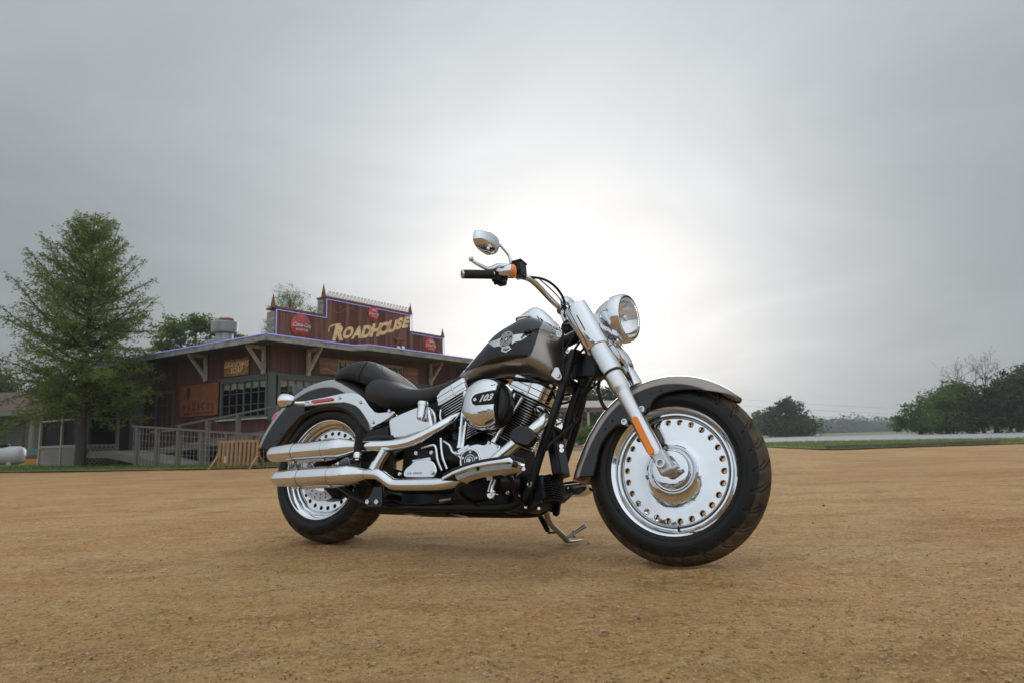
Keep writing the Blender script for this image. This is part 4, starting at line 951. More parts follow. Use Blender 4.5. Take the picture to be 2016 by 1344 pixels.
# ---------------------------------------------------------------- ground
def dirt_material():
    m = bpy.data.materials.new('dirt'); m.use_nodes = True; t = m.node_tree; b = t.nodes['Principled BSDF']; b.inputs['Roughness'].default_value = .92; b.inputs['Specular IOR Level'].default_value = .2
    co = t.nodes.new('ShaderNodeTexCoord').outputs['Object']; ln = t.links
    def no(scale, detail=6, rough=.6, stretch=None, dist=0):
        v = co
        if stretch: mp_ = t.nodes.new('ShaderNodeMapping'); mp_.inputs['Scale'].default_value = stretch; mp_.inputs['Rotation'].default_value = (0, 0, rad(-8)); ln.new(co, mp_.inputs['Vector']); v = mp_.outputs[0]
        n = t.nodes.new('ShaderNodeTexNoise'); n.inputs['Scale'].default_value = scale; n.inputs['Detail'].default_value = detail; n.inputs['Roughness'].default_value = rough; n.inputs['Distortion'].default_value = dist; ln.new(v, n.inputs['Vector']); return n.outputs['Fac']
    def rng(x, a, c, lo=0., hi=1.): r = t.nodes.new('ShaderNodeMapRange'); r.inputs[1].default_value = a; r.inputs[2].default_value = c; r.inputs[3].default_value = lo; r.inputs[4].default_value = hi; ln.new(x, r.inputs[0]); return r.outputs[0]
    def mixc(f, a, c, mode='MIX'):
        x = t.nodes.new('ShaderNodeMix'); x.data_type = 'RGBA'; x.blend_type = mode
        for i, q in ((6, a), (7, c)):
            if isinstance(q, tuple): x.inputs[i].default_value = (*q, 1)
            else: ln.new(q, x.inputs[i])
        if isinstance(f, float): x.inputs[0].default_value = f
        else: ln.new(f, x.inputs[0])
        return x.outputs[2]
    c = mixc(rng(no(.45, 5, .6, (1, .6, 1), .5), .40, .60), (0.512, 0.306, 0.124), (0.409, 0.214, 0.079))
    c = mixc(rng(no(1.1, 8, .72, (.6, 1.2, 1), .3), .48, .62, 0, .75), c, (0.521, 0.337, 0.170))
    c = mixc(rng(no(1.9, 8, .75, (.5, 1.3, 1), .4), .50, .64, 0, .75), c, (0.307, 0.153, 0.058))
    c = mixc(rng(no(5, 7, .75, (.6, 1.2, 1), .3), .52, .66, 0, .6), c, (0.270, 0.136, 0.055))
    c = mixc(rng(no(11, 6, .75, (.7, 1.2, 1)), .52, .66, 0, .55), c, (0.614, 0.407, 0.212))
    c = mixc(rng(no(42, 5, .75), .51, .66, 0, .85), c, (0.214, 0.105, 0.042))
    c = mixc(rng(no(75, 4, .7), .53, .68, 0, .85), c, (0.688, 0.455, 0.232))
    c = mixc(rng(no(200, 3, .6), .55, .66, 0, .7), c, (0.149, 0.072, 0.032))
    vo = t.nodes.new('ShaderNodeTexVoronoi'); vo.inputs['Scale'].default_value = 34; ln.new(co, vo.inputs['Vector'])
    c = mixc(rng(vo.outputs['Distance'], .10, .17, .6, 0.), c, (.15, .07, .035))
    vo2 = t.nodes.new('ShaderNodeTexVoronoi'); vo2.inputs['Scale'].default_value = 27; ln.new(co, vo2.inputs['Vector'])
    c = mixc(rng(vo2.outputs['Distance'], .07, .12, .5, 0.), c, (.62, .52, .40))
    ln.new(c, b.inputs['Base Color'])
    h = t.nodes.new('ShaderNodeMath'); h.operation = 'MULTIPLY_ADD'; ln.new(no(70, 6, .75), h.inputs[0]); h.inputs[1].default_value = 1.; h2 = t.nodes.new('ShaderNodeMath'); h2.operation = 'MULTIPLY'; ln.new(no(9, 5, .7, (.4, 1.4, 1)), h2.inputs[0]); h2.inputs[1].default_value = 1.7; ln.new(h2.outputs[0], h.inputs[2])
    k = t.nodes.new('ShaderNodeBump'); k.inputs['Strength'].default_value = .8; k.inputs['Distance'].default_value = .011; ln.new(h.outputs[0], k.inputs['Height']); ln.new(k.outputs[0], b.inputs['Normal'])
    MATS['dirt'] = m
dirt_material()
def axis_lines(c0, c1, step, far, grow=1.28):
    a = [c0 + (c1 - c0) * i / int((c1 - c0) / step) for i in range(int((c1 - c0) / step) + 1)]; s = step; x = c1; hi = []
    while x < far: s *= grow; x += s; hi.append(min(x, far))
    s = step; x = c0; lo_ = []
    while x > -far: s *= grow; x -= s; lo_.append(max(x, -far))
    return list(reversed(lo_)) + a + hi
FAR = 700.
xs = axis_lines(-3.4, 4.4, .035, FAR, 1.10); ys = axis_lines(.9, 5.4, .035, FAR, 1.10)
RUT = [Vector((BX, BY)) + Vector((_f.x, _f.y)) * WB, Vector((BX, BY))]
for k in range(1, 30): RUT.append(RUT[-1] - Vector((math.cos(PSI + .012 * k), math.sin(PSI + .012 * k))) * .5)
def seg_d(p, a, c):
    ac = c - a; t = max(0., min(1., (p - a).dot(ac) / ac.length_squared)); return (p - a - ac * t).length
def rut_z(x, y):
    p = Vector((x, y)); z = 0.
    if not (-14 < x < 2 and 1.5 < y < 12): return 0.
    d = min(seg_d(p, a, c) for a, c in zip(RUT, RUT[1:]))
    if d < .3: z += -.007 * math.exp(-(d / .065) ** 2) + .006 * math.exp(-((d - .115) / .035) ** 2)
    for c, r in ((RUT[0], .085), (RUT[1], .11)):
        q = p - c; q = Vector((q.dot(Vector((_f.x, _f.y))), q.dot(Vector((_f.y, -_f.x))))); e = math.hypot(q.x / 1.25, q.y)
        if e < .35: z += .011 * math.exp(-((e - r - .025) / .03) ** 2) - .002 * math.exp(-(e / .07) ** 2)
    return z
v = []
for y_ in ys:
    for x_ in xs:
        w = max(0., 1 - max(abs(x_) - 25, 0) / 25) * max(0., 1 - max(abs(y_ - 12) - 20, 0) / 20)
        z = 0.
        if w > 0:
            z = .010 * noise.noise((x_ * .35, y_ * .8, 1.)) + .0065 * noise.noise((x_ * 1.5 + 9, y_ * 3.5, 4.)) + .0045 * noise.noise((x_ * 5, y_ * 8, 7.)) + .0045 * noise.noise((x_ * 13, y_ * 15, 2.))
            z = z * w + rut_z(x_, y_)
        v.append((x_, y_, z - .004))
nx_ = len(xs); f = [(j * nx_ + i, j * nx_ + i + 1, (j + 1) * nx_ + i + 1, (j + 1) * nx_ + i) for j in range(len(ys) - 1) for i in range(nx_ - 1)]
b = MB(); b.v = v; b.f = f; b.m = [0] * len(f); ground = obj('ground', b, 'dirt', fix=False, smooth=180); tag(ground, kind='structure')
# loose stones and clods
def stones(name, n, rnd, sizes, mats):
    b = MB(); ico = [(0, 0, 1), (.89, 0, .45), (.28, .85, .45), (-.72, .53, .45), (-.72, -.53, .45), (.28, -.85, .45), (.72, .53, -.45), (-.28, .85, -.45), (-.89, 0, -.45), (-.28, -.85, -.45), (.72, -.53, -.45), (0, 0, -1)]
    fc = [(0, 1, 2), (0, 2, 3), (0, 3, 4), (0, 4, 5), (0, 5, 1), (1, 6, 2), (2, 7, 3), (3, 8, 4), (4, 9, 5), (5, 10, 1), (2, 6, 7), (3, 7, 8), (4, 8, 9), (5, 9, 10), (1, 10, 6), (11, 7, 6), (11, 8, 7), (11, 9, 8), (11, 10, 9), (11, 6, 10)]
    for _ in range(n):
        px, py = rnd.uniform(-60, 2076), 895 + 480 * rnd.random() ** .62; c = G(px, py)
        if c.y > 26: continue
        s = rnd.uniform(*sizes) * (rnd.random() ** 3 * 1.6 + .45) * (.7 + c.y / 16); a = rnd.uniform(0, 6.3); ca, sa = math.cos(a), math.sin(a); sx, sy, sz = s * rnd.uniform(.8, 1.4), s * rnd.uniform(.6, 1), s * rnd.uniform(.45, .8)
        vs = []
        for x, y, z in ico: k = rnd.uniform(.78, 1.15); x, y, z = x * sx * k, y * sy * k, z * sz * k; vs.append((c.x + x * ca - y * sa, c.y + x * sa + y * ca, z + sz * .35))
        b.add(vs, fc, rnd.randrange(len(mats)))
    o = obj(name, b, mats, smooth=50, fix=False); tag(o, kind='stuff'); return o
mat('stone_a', (.20, .12, .07), .9); mat('stone_b', (.42, .33, .24), .85); mat('stone_c', (.12, .07, .045), .9); mat('stone_d', (.36, .215, .095), .9); mat('stone_e', (.50, .325, .155), .9)
stones('gravel', 80, random.Random(8), (.004, .008), ['stone_a', 'stone_b', 'stone_d', 'stone_e'])
stones('gravel', 20000, random.Random(5), (.0014, .0028), ['stone_a', 'stone_b', 'stone_d', 'stone_e', 'stone_e', 'stone_d', 'stone_e', 'stone_d'])

# ---------------------------------------------------------------- roadhouse
HA = rad(56); HO = Vector((-6.52, 17.88, 0)); HE1 = Vector((math.cos(HA), math.sin(HA), 0)); HE2 = Vector((-math.sin(HA), math.cos(HA), 0))
def hloc(p): q = p - HO; return Vector((q.dot(HE1), q.dot(HE2), q.z))
def HY(px, py, y): return hloc(hit_plane(px, py, HO + HE2 * y, HE2))
def HX(px, py, x): return hloc(hit_plane(px, py, HO + HE1 * x, HE1))
def hw_(p): return HO + HE1 * p[0] + HE2 * p[1] + Vector((0, 0, p[2]))
mat('siding', (.105, .036, .028), .8, bump=(30, .3, .01), var=(2.2, (.045, .017, .015), 1.8, (2, 2, .25)), world=True)
mat('siding_b', (.15, .056, .042), .8, bump=(30, .3, .01), var=(3.2, (.035, .016, .014), 1.6, (2, 2, .25)), world=True)
mat('siding_c', (.07, .028, .024), .85, bump=(30, .3, .01), var=(3.2, (.10, .055, .04), 2.2, (3, 3, .2)), world=True)
mat('parapet_a', (.17, .040, .026), .75, bump=(30, .3, .01), var=(4, (.035, .012, .011), 1.7, (2.5, 2.5, .18)), world=True)
mat('parapet_b', (.09, .026, .020), .75, bump=(30, .3, .01), var=(5, (.26, .12, .08), 2.6, (3, 3, .12)), world=True)
mat('parapet_c', (.22, .080, .052), .75, bump=(30, .3, .01), var=(5, (.045, .015, .012), 1.7, (3, 3, .12)), world=True)
mat('peeling_paint', (.40, .41, .37), .8, bump=(20, .4, .01), var=(3.2, (.12, .14, .13), 2.8, (1, 1, 3)))
mat('green_paint', (.065, .10, .092), .65, bump=(25, .3, .006), var=(3, (.09, .095, .09), 2.6, (1, 1, .4)))
mat('white_paint_old', (.62, .59, .53), .75, bump=(25, .4, .006), var=(5, (.20, .18, .16), 2.2))
mat('soffit', (.075, .085, .08), .85, var=(2, (.045, .05, .048), 1.5))
mat('roofing', (.10, .095, .09), .9, bump=(20, .3, .01))
mat('neon', (.35, .33, .9), .3, emit=((.42, .40, 1.0), .24))
mat('rust', (.30, .12, .05), .75, var=(6, (.075, .035, .02), 1.6))
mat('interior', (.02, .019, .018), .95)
mat('curtain', (.55, .54, .48), .9, var=(3, (.40, .39, .33), 1.5))
mat('curtain_yellow', (.42, .38, .16), .9)
mat('window_glass', (.012, .014, .015), .04, spec=.5, alpha=.16)
mat('weathered_wood', (.155, .130, .105), .85, bump=(40, .3, .006), var=(4, (.11, .10, .09), 1.7, (1, 1, .5)))
mat('deck_wood', (.20, .18, .155), .85, bump=(40, .3, .006), var=(3, (.14, .13, .115), 1.7))
mat('yellow_pine', (.42, .25, .10), .7, var=(5, (.28, .13, .05), 1.8))
mat('galvanised', (.40, .42, .44), .42, .5, var=(3, (.26, .25, .25), 1.5))
mat('red_enamel', (.62, .014, .022), .28, coat=.6, var=(3.0, (.34, .03, .03), 1.4))
mat('red_faded', (.58, .045, .045), .4, coat=.2, var=(5, (.12, .05, .045), 3.2))
mat('cream_paint', (.92, .78, .50), .7, var=(7, (.80, .36, .10), 2.4))
mat('lettering_shadow', (.13, .10, .055), .8)
mat('sign_white', (.75, .73, .70), .5, var=(9, (.5, .35, .33), 2.2))
mat('sign_cream', (.40, .36, .25), .75, var=(4, (.13, .105, .075), 1.8))
mat('sign_black', (.022, .02, .02), .7)
mat('sign_faded_red', (.30, .11, .075), .7, var=(5, (.12, .085, .055), 2))
mat('sign_orange', (.30, .10, .034), .7, var=(4, (.13, .040, .018), 1.7))
mat('sign_rust', (.40, .25, .09), .75, var=(11, (.10, .035, .015), 2.4))
mat('screen_dark', (.008, .008, .010), .6, spec=.12, alpha=.86)
mat('lattice', (.30, .27, .235), .85)
RH = empty('roadhouse', HO, HA)
tag(RH, 'low dark red board roadhouse with stepped sign parapet and wide grey eaves', 'building')
rnd = random.Random(11)
FY, LX = .8, .8                       # facade plane y = FY, side wall plane x = LX
EZ = 3.32                             # eave height
WX1, WY1 = 10.2, 11.0                 # extents
def hp_(name, mb, m, parent=None, **k): return obj(name, mb, m, parent or RH, **k)
WZ0, WZ1 = 1.36, 2.36
# solid wall liner with window openings
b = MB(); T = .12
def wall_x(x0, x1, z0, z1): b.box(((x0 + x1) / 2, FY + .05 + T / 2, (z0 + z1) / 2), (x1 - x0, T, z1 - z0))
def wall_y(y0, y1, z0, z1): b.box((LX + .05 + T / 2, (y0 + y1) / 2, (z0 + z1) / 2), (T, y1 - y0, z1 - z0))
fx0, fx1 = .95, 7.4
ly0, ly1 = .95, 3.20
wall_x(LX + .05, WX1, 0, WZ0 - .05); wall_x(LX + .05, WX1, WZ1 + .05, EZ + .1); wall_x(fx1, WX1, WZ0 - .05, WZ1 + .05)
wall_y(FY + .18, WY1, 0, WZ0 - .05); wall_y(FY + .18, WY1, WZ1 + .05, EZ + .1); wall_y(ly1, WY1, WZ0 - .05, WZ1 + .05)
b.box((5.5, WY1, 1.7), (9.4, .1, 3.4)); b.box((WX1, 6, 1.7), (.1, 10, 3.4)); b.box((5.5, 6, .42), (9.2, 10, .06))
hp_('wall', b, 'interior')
# vertical boards
bw = .155; brd = MB(); brd.box((0, 0, .5), (bw - .008, .028, 1)); me_b = {}
for mname in ('siding', 'siding_b', 'siding_c'):
    x = MB(); x.v = list(brd.v); x.f = list(brd.f); x.m = list(brd.m); me = bpy.data.meshes.new('board'); me.from_pydata(x.v, [], x.f); me.materials.append(MATS[mname]); me_b[mname] = me
def board(cx, cy, z0, z1, rot, parent=RH, meshes=me_b):
    o = bpy.data.objects.new('board', meshes[rnd.choice(list(meshes))]); COL.objects.link(o); o.parent = parent; o.location = (cx, cy, z0); o.rotation_euler.z = rot; o.scale = (1, rnd.uniform(.8, 1.25), z1 - z0)
x = LX + bw / 2
while x < WX1 - 1.2:
    board(x, FY + .034, WZ1 + .14, EZ + .04, 0)
    if x < 8: board(x, FY + .034, .35, WZ0 - .12, 0)
    if x > fx1 + .1: board(x, FY + .034, WZ0 - .12, WZ1 + .14, 0)
    x += bw
y = FY + .10
while y < 8.2:
    board(LX + .034, y, WZ1 + .14, EZ + .04, math.pi / 2); 
    board(LX + .034, y, .35, WZ0 - .12, math.pi / 2)
    if y > ly1 + .1: board(LX + .034, y, WZ0 - .12, WZ1 + .14, math.pi / 2)
    y += bw
# windows
def window(axis, a0, a1, z0, z1, cols, rows, curtain=True):
    """axis 'x': in the facade, 'y': in the side wall"""
    def P(a, d, z): return Vector((a, FY + d, z)) if axis == 'x' else Vector((LX + d, a, z))
    def bx(m, a, w, z, h, d=.02, t=.06):
        c = P(a, d, z); m.box(c, (w, t, h) if axis == 'x' else (t, w, h))
    fr = MB(); bx(fr, a0, .09, (z0 + z1) / 2, z1 - z0 + .10); bx(fr, a1, .09, (z0 + z1) / 2, z1 - z0 + .10); bx(fr, (a0 + a1) / 2, a1 - a0 + .09, z1 + .045, .10, .018); bx(fr, (a0 + a1) / 2, a1 - a0 + .09, z0 - .035, .07, .018)
    w = hp_('window', fr, 'green_paint')
    m = MB(); bx(m, (a0 + a1) / 2, a1 - a0 + .24, z0 - .09, .045, -.03, .12); hp_('sill', m, 'white_paint_old', w)
    pw = (a1 - a0 - .09) / cols; ph = (z1 - z0) / rows
    mu = None
    for i in range(1, cols):
        m = MB(); bx(m, a0 + .045 + pw * i, .03 if i % 3 else .07, (z0 + z1) / 2, z1 - z0, .03, .03); hp_('mullion', m, 'green_paint', w)
    for j in range(1, rows):
        m = MB(); bx(m, (a0 + a1) / 2, a1 - a0 - .09, z0 + ph * j, .022, .032, .026); hp_('mullion', m, 'green_paint', w)
    for i in range(cols):
        for j in range(rows):
            m = MB(); bx(m, a0 + .045 + pw * (i + .5), pw - .02, z0 + ph * (j + .5), ph - .016, .036, .005); hp_('pane', m, 'window_glass', w)
    if curtain:
        n = int((a1 - a0) / .03); h = .20; m = MB(); rs = []
        for k in range(n + 1):
            a = a0 + (a1 - a0) * k / n; d = .065 + .012 * math.sin(k * 1.1); rs.append([P(a, d, z1 - h - .015 * math.sin(k * .35)), P(a, d, z1)])
        m.rings(rs, closed=False, cap=False); hp_('valance', m, 'curtain', w)
    return w
window('y', ly0 + .08, ly1 - .03, WZ0, WZ1, 6, 3)
xw = fx0 + .10
for k in range(4):
    x1_ = xw + 1.5; window('x', xw, x1_, WZ0, WZ1, 5, 3); xw = x1_ + .09
m = MB(); m.ellipsoid((1.62, FY + .2, WZ1 - .22), .14, .02, .12, 8, 16); hp_('lamp_shade', m, 'curtain_yellow')
b = MB(); b.box((LX + .05, FY + .05, (WZ0 + WZ1) / 2 + .02), (.16, .16, WZ1 - WZ0 + .34)); hp_('corner_post', b, 'green_paint', bevel=.006)
for axis in 'xy':
    b = MB()
    if axis == 'x': b.box((4.2, FY + .0, WZ1 + .125), (6.7, .05, .06))
    else: b.box((LX, 2.1, WZ1 + .125), (.05, 2.5, .06))
    hp_('trim_board', b, 'green_paint')
# dark doorway and small window on the side wall
b = MB(); b.box((LX + .0, 7.9, 1.45), (.03, .9, 2.0)); hp_('door', b, 'green_paint', bevel=.004)
window('y', 5.75, 6.75, 1.15, 2.25, 3, 3, False)
# eaves and roof: outline steps out towards the road half way along the facade
jx, jy = HY(694, 680, 0).x, -.42
ol = [(-.0, WY1), (0, 0), (jx, 0), (jx + .25, jy), (10.4, jy), (10.4, WY1)]
def slab(z0, z1, pts, m):
    return MB().plate([Vector((x, y, z0)) for x, y in pts], (0, 0, z1 - z0))
b = slab(EZ - .02, EZ + .05, [(.03, WY1), (.03, .03), (jx, .03), (jx + .25, jy + .03), (10.38, jy + .03), (10.38, WY1)], 0); hp_('soffit', b, 'soffit', smooth=0)
b = MB(); hz = EZ + .055
outer = [Vector((x, y, hz)) for x, y in ol]; ridge = [Vector((3.0, WY1, 3.75)), Vector((3.0, 3.0, 3.75)), Vector((jx, 3.0, 3.75)), Vector((jx + .25, 3.0, 3.75)), Vector((10.4, 3.0, 3.75)), Vector((10.4, WY1, 3.75))]
for k in range(4): b.add([outer[k], outer[k + 1], ridge[k + 1], ridge[k]], [(0, 1, 2, 3)])
b.add([ridge[0], ridge[1], ridge[4], ridge[5]], [(0, 1, 2, 3)]); hp_('roof', b, 'roofing', smooth=0)
for k in range(4):
    a, c = Vector((*ol[k], EZ + .02)), Vector((*ol[k + 1], EZ + .02)); b = MB(); b.bar(a, c, .04, .17); hp_('fascia', b, 'peeling_paint', bevel=.004)
    d = (c - a).normalized(); nrm = Vector((d.y, -d.x, 0)) * (1 if k else 1)
    b = MB(); off = Vector((-.045, 0, 0)) if k == 0 else Vector((0, -.045, 0)); b.tube([a + off + Vector((0, 0, .085)), c + off + Vector((0, 0, .085))], .014, 8); hp_('neon_tube', b, 'neon')
# brackets under the eaves
def bracket(P0, out):
    """P0 on the wall at soffit level; OUT unit vector away from the wall"""
    b = MB(); P0 = Vector(P0); out = Vector(out); top = P0 + Vector((0, 0, -.06)); b.bar(top + out * .02, top + out * .62, .09, .09); o = hp_('bracket', b, 'white_paint_old', bevel=.005)
    b = MB(); b.bar(P0 + out * .05 + Vector((0, 0, -.105)), P0 + out * .05 + Vector((0, 0, -.80)), .09, .09); hp_('upright', b, 'white_paint_old', o)
    b = MB(); b.bar(P0 + out * .55 + Vector((0, 0, -.10)), P0 + out * .08 + Vector((0, 0, -.66)), .08, .08); hp_('brace', b, 'white_paint_old', o)
for x in (HY(605, 690, FY).x, HY(845, 720, FY).x): bracket((x, FY - .01, EZ - .02), (0, -1, 0))
for y in (HX(523, 690, LX).y, HX(409, 700, LX).y): bracket((LX - .01, y, EZ - .02), (-1, 0, 0))
# parapet: each board its own piece, stepped outline
PX = [.93, 2.75, 6.61, 8.40]; PZ = [4.36, 4.95, 4.31]; PBZ = 3.40
par = MB(); par.box(((PX[0] + PX[3]) / 2, FY + .30, 3.85), (PX[3] - PX[0] - .02, .35, .9)); par.box(((PX[1] + PX[2]) / 2, FY + .30, 4.55), (PX[2] - PX[1] - .02, .35, .76)); parapet = hp_('parapet', par, 'peeling_paint')
pm = {}
mat('parapet_d', (.30, .15, .105), .8, bump=(30, .3, .01), var=(5, (.10, .030, .022), 2.0, (3, 3, .15)), world=True)
for mname in ('parapet_a', 'parapet_b', 'parapet_c', 'parapet_a', 'parapet_b', 'parapet_d'):
    me = bpy.data.meshes.new('board'); x = MB(); x.box((0, 0, .5), (.168, .028, 1)); me.from_pydata(x.v, [], x.f); me.materials.append(MATS[mname]); pm[mname + str(len(pm))] = me
x = PX[0] + .088
while x < PX[3] - .05:
    zt = PZ[0] if x < PX[1] else (PZ[1] if x < PX[2] else PZ[2]); o = bpy.data.objects.new('board', pm[rnd.choice(list(pm))]); COL.objects.link(o); o.parent = parapet; o.location = (x, FY + .10, PBZ); o.scale = (1, rnd.uniform(.7, 1.3), zt - PBZ); x += .1755
for a, c, z in ((PX[0], PX[1], PZ[0]), (PX[1], PX[2], PZ[1]), (PX[2], PX[3], PZ[2])):
    b = MB(); b.box(((a + c) / 2, FY + .28, z + .035), (c - a, .46, .06)); hp_('coping', b, 'rust', parapet, bevel=.004)
ne = [(PX[0] + .02, 3.42), (PX[0] + .02, PZ[0] - .03), (PX[1] + .02, PZ[0] - .03), (PX[1] + .02, PZ[1] - .03), (PX[2] + .02, PZ[1] - .03), (PX[2] + .02, PZ[2] - .03), (PX[3] - .02, PZ[2] - .03), (PX[3] - .02, 3.42)]
for (x0, z0), (x1, z1) in zip(ne, ne[1:]):
    b = MB(); b.tube([Vector((x0, FY + .06, z0)), Vector((x1, FY + .06, z1))], .013, 8); hp_('neon_tube', b, 'neon', parapet)
for x, z, h in ((PX[0] - .03, PZ[0], .46), (PX[1] - .03, PZ[1], .48), (PX[2] + .02, PZ[1], .44), (PX[3] + .0, PZ[2], .40)):
    b = MB(); b.add([(x - .06, FY + .085, z + .02), (x + .06, FY + .085, z + .02), (x + .06, FY + .205, z + .02), (x - .06, FY + .205, z + .02), (x, FY + .145, z + h)], [(0, 1, 4), (1, 2, 4), (2, 3, 4), (3, 0, 4), (3, 2, 1, 0)]); hp_('spire', b, 'rust', parapet, smooth=0)
b = MB(); x = PX[1] + .12; k = 0
while x < PX[2] - .08:
    for dz, r in ((.12, .050), (.215, .044)):
        b.lathe([(-.006, r), (-.006, r - .016), (.006, r - .016), (.006, r), (-.006, r)], (x + (.075 if dz > .13 else 0), FY + .12, PZ[1] + dz), (0, 1, 0), 8)
    x += .15
b.box(((PX[1] + PX[2]) / 2, FY + .12, PZ[1] + .075), (PX[2] - PX[1] - .1, .012, .02)); o = hp_('cresting', b, 'rust', parapet); o['kind'] = 'stuff'
# painted lettering on the parapet
def on_facade(v, f, cx, cy, sx, sy, rise=0., d=.0, slant=0.):
    """text mapped to photo pixels and laid on the board faces"""
    return [HY(cx + x * sx + y * slant, cy - y * sy + x * rise, FY + .083 - d) for x, y in v], f
def c7(x, y): return 500 + x / 4.8, 540 + y / 4.8
let = [('R', 795, 615, 1.30), ('O', 892, 598, .98), ('A', 985, 598, 1.02), ('D', 1073, 592, 1.06), ('H', 1163, 580, 1.12), ('O', 1243, 562, 1.06), ('U', 1322, 540, 1.02), ('S', 1392, 512, .98), ('E', 1458, 498, .96)]
for layer, (dd, ox, oy, off, m) in enumerate(((.0015, -1.2, 1.6, .085, 'lettering_shadow'), (.004, 0, 0, .060, 'cream_paint'))):
    for ch, x, y, k in let:
        v, f = text_mesh(ch, 1., .0, off); px, py = c7(690 + (x - 690) * .965 - 8, y); s = 30 * k
        b = MB(); vv, ff = on_facade(v, f, px + ox, py + oy, s * .80, s * .98, -2.6, dd, 8.5); b.add(vv, ff)
        hp_('painted_letter', b, m, parapet, fix=False, smooth=0)
b = MB(); b.tube([HY(*c7(x, y), FY + .08) for x, y in ((705, 545), (715, 500), (760, 478), (820, 470))], [.012, .022, .026, .02], 8, smooth=4, squash=((0, 1, 0), .15)); hp_('painted_flourish', b, 'cream_paint', parapet)
mat('flourish', (.16, .12, .05), .8)
b = MB(); b.tube([HY(*c7(x, y), FY + .078) for x, y in ((750, 350), (800, 362), (850, 340), (890, 312), (930, 325), (965, 350), (985, 350))], .012, 8, smooth=4, squash=((0, 1, 0), .2)); b.ellipsoid(HY(*c7(820, 312), FY + .078), .035, .004, .05, 6, 10); b.ellipsoid(HY(*c7(935, 305), FY + .078), .03, .004, .05, 6, 10); hp_('painted_scroll', b, 'flourish', parapet)
# hanging signs -------------------------------------------------------------
def sub(name, mb, m, parent, **k): return obj(name, mb, m, parent, **k)
def disc_sign(px, py, r, dome, faded, label, lines):
    c = HY(px, py, FY + .06); root = empty('round_sign', hw_(c), HA); tag(root, label, 'sign', 'round red signs on the parapet')
    n = 10; prof = [(-.0, r), (-.015, r * .985)] + [(-.015 - dome * (1 - (1 - t / n) ** 2) , r * (1 - t / n) * .97 + .0005) for t in range(0, n + 1)]
    dz = lambda q: .015 + dome * (1 - min(q / (r * .97), 1) ** 2)
    b = MB(); b.lathe([(-a, q) for a, q in prof], (0, 0, 0), (0, -1, 0), 48); sub('plate', b, 'red_faded' if faded else 'red_enamel', root, smooth=60)
    for txt, sz, yy, sh in lines:
        v, f = text_mesh(txt, sz * r, sh, .012 * r); b = MB(); b.add([(x, -dz(math.hypot(x, y + yy * r)) - .006, y + yy * r) for x, y in v], f); sub('lettering', b, 'sign_white', root, fix=False, smooth=0)
    return root
ck = [('Coca-Cola', .43, -.12, .45)]
disc_sign(592, 641, .365, .07, True, 'largest round red soda sign on the parapet, its paint worn and scabbed', ck + [('IN BOTTLES', .22, -.45, 0)])
disc_sign(735, 619, .235, .05, False, 'small round red soda sign above the painted parapet lettering', [('DRINK', .24, .42, 0)] + ck + [('IN BOTTLES', .20, -.45, 0)])
disc_sign(847, 680.5, .30, .06, False, 'round red soda sign on the low end of the parapet beside the rusty star', [('DRINK', .24, .42, 0)] + ck + [('IN BOTTLES', .20, -.45, 0)])
c = HY(786, 671, FY + .04); root = empty('star_sign', hw_(c), HA); tag(root, 'rusty five pointed metal star on the parapet', 'star')
b = MB(); pts = [Vector(((.32 if k % 2 == 0 else .125) * math.sin(2 * math.pi * k / 10), 0, (.32 if k % 2 == 0 else .125) * math.cos(2 * math.pi * k / 10))) for k in range(10)]
b.add(pts + [Vector((0, -.07, 0)), Vector((0, .01, 0))], [(k, (k + 1) % 10, 10) for k in range(10)] + [((k + 1) % 10, k, 11) for k in range(10)]); sub('star', b, 'rust', root, smooth=0)
for px in (784, 793):
    c = HY(px, 684.5, FY - .2); root = empty('flood_lamp', hw_(c), HA); tag(root, 'small white flood lamp on the eaves below the rusty star', 'lamp', 'flood lamps below the star')
    b = MB(); b.lathe([(-.07, .0005), (-.068, .03), (-.03, .055), (.03, .065), (.04, .06), (.03, .0005)], (0, 0, 0), (0, -.9, .4), 20); sub('bulb', b, 'white_enamel', root); b = MB(); b.bar((0, .02, -.02), (0, .06, -.15), .03, .03); sub('arm', b, 'white_enamel', root)
def panel_sign(name, label, corners, axis, plane, m, thick=.02, group=None):
    F = HY if axis == 'x' else HX; P = [F(x, y, plane) for x, y in corners]; a0 = (P[0].x + P[3].x) / 2 if axis == 'x' else (P[0].y + P[3].y) / 2; a1 = (P[1].x + P[2].x) / 2 if axis == 'x' else (P[1].y + P[2].y) / 2
    z1 = (P[0].z + P[1].z) / 2; z0 = (P[2].z + P[3].z) / 2; c = Vector((a0, plane, z0)) if axis == 'x' else Vector((plane, a0, z0))
    root = empty(name, hw_(c), HA if axis == 'x' else HA - math.pi / 2); tag(root, label, 'sign', group); w = abs(a1 - a0); h = z1 - z0
    b = MB(); b.box((w / 2, thick / 2, h / 2), (w, thick, h)); sub('plate', b, m, root, bevel=.003)
    return root, w, h
def sign_text(root, txt, sz, cx, cz, m, shear=0., off=.01, sx=1., d=.003, name='lettering'):
    v, f = text_mesh(txt, sz, shear, off * sz); b = MB(); b.add([(cx + x * sx, -d, cz + y) for x, y in v], f); return sub(name, b, m, root, fix=False, smooth=0)
r, w, h = panel_sign('hanging_sign', 'large rusty orange tin sign with dark lettering and head silhouette', [(355, 761), (430, 751), (428, 815.6), (354.5, 821)], 'y', LX - .03, 'sign_orange')
hs = [.27, .30, .34, .42, .34, .30, .27]
for i, ch in enumerate('HADACOL'):
    v, f = text_mesh(ch, 1, 0, .03); b = MB(); b.add([(w * (.13 + .125 * i) + x * .19, -.003, .20 * h + y * hs[i] * h * .95) for x, y in v], f); sub('lettering', b, 'sign_black', r, fix=False, smooth=0)
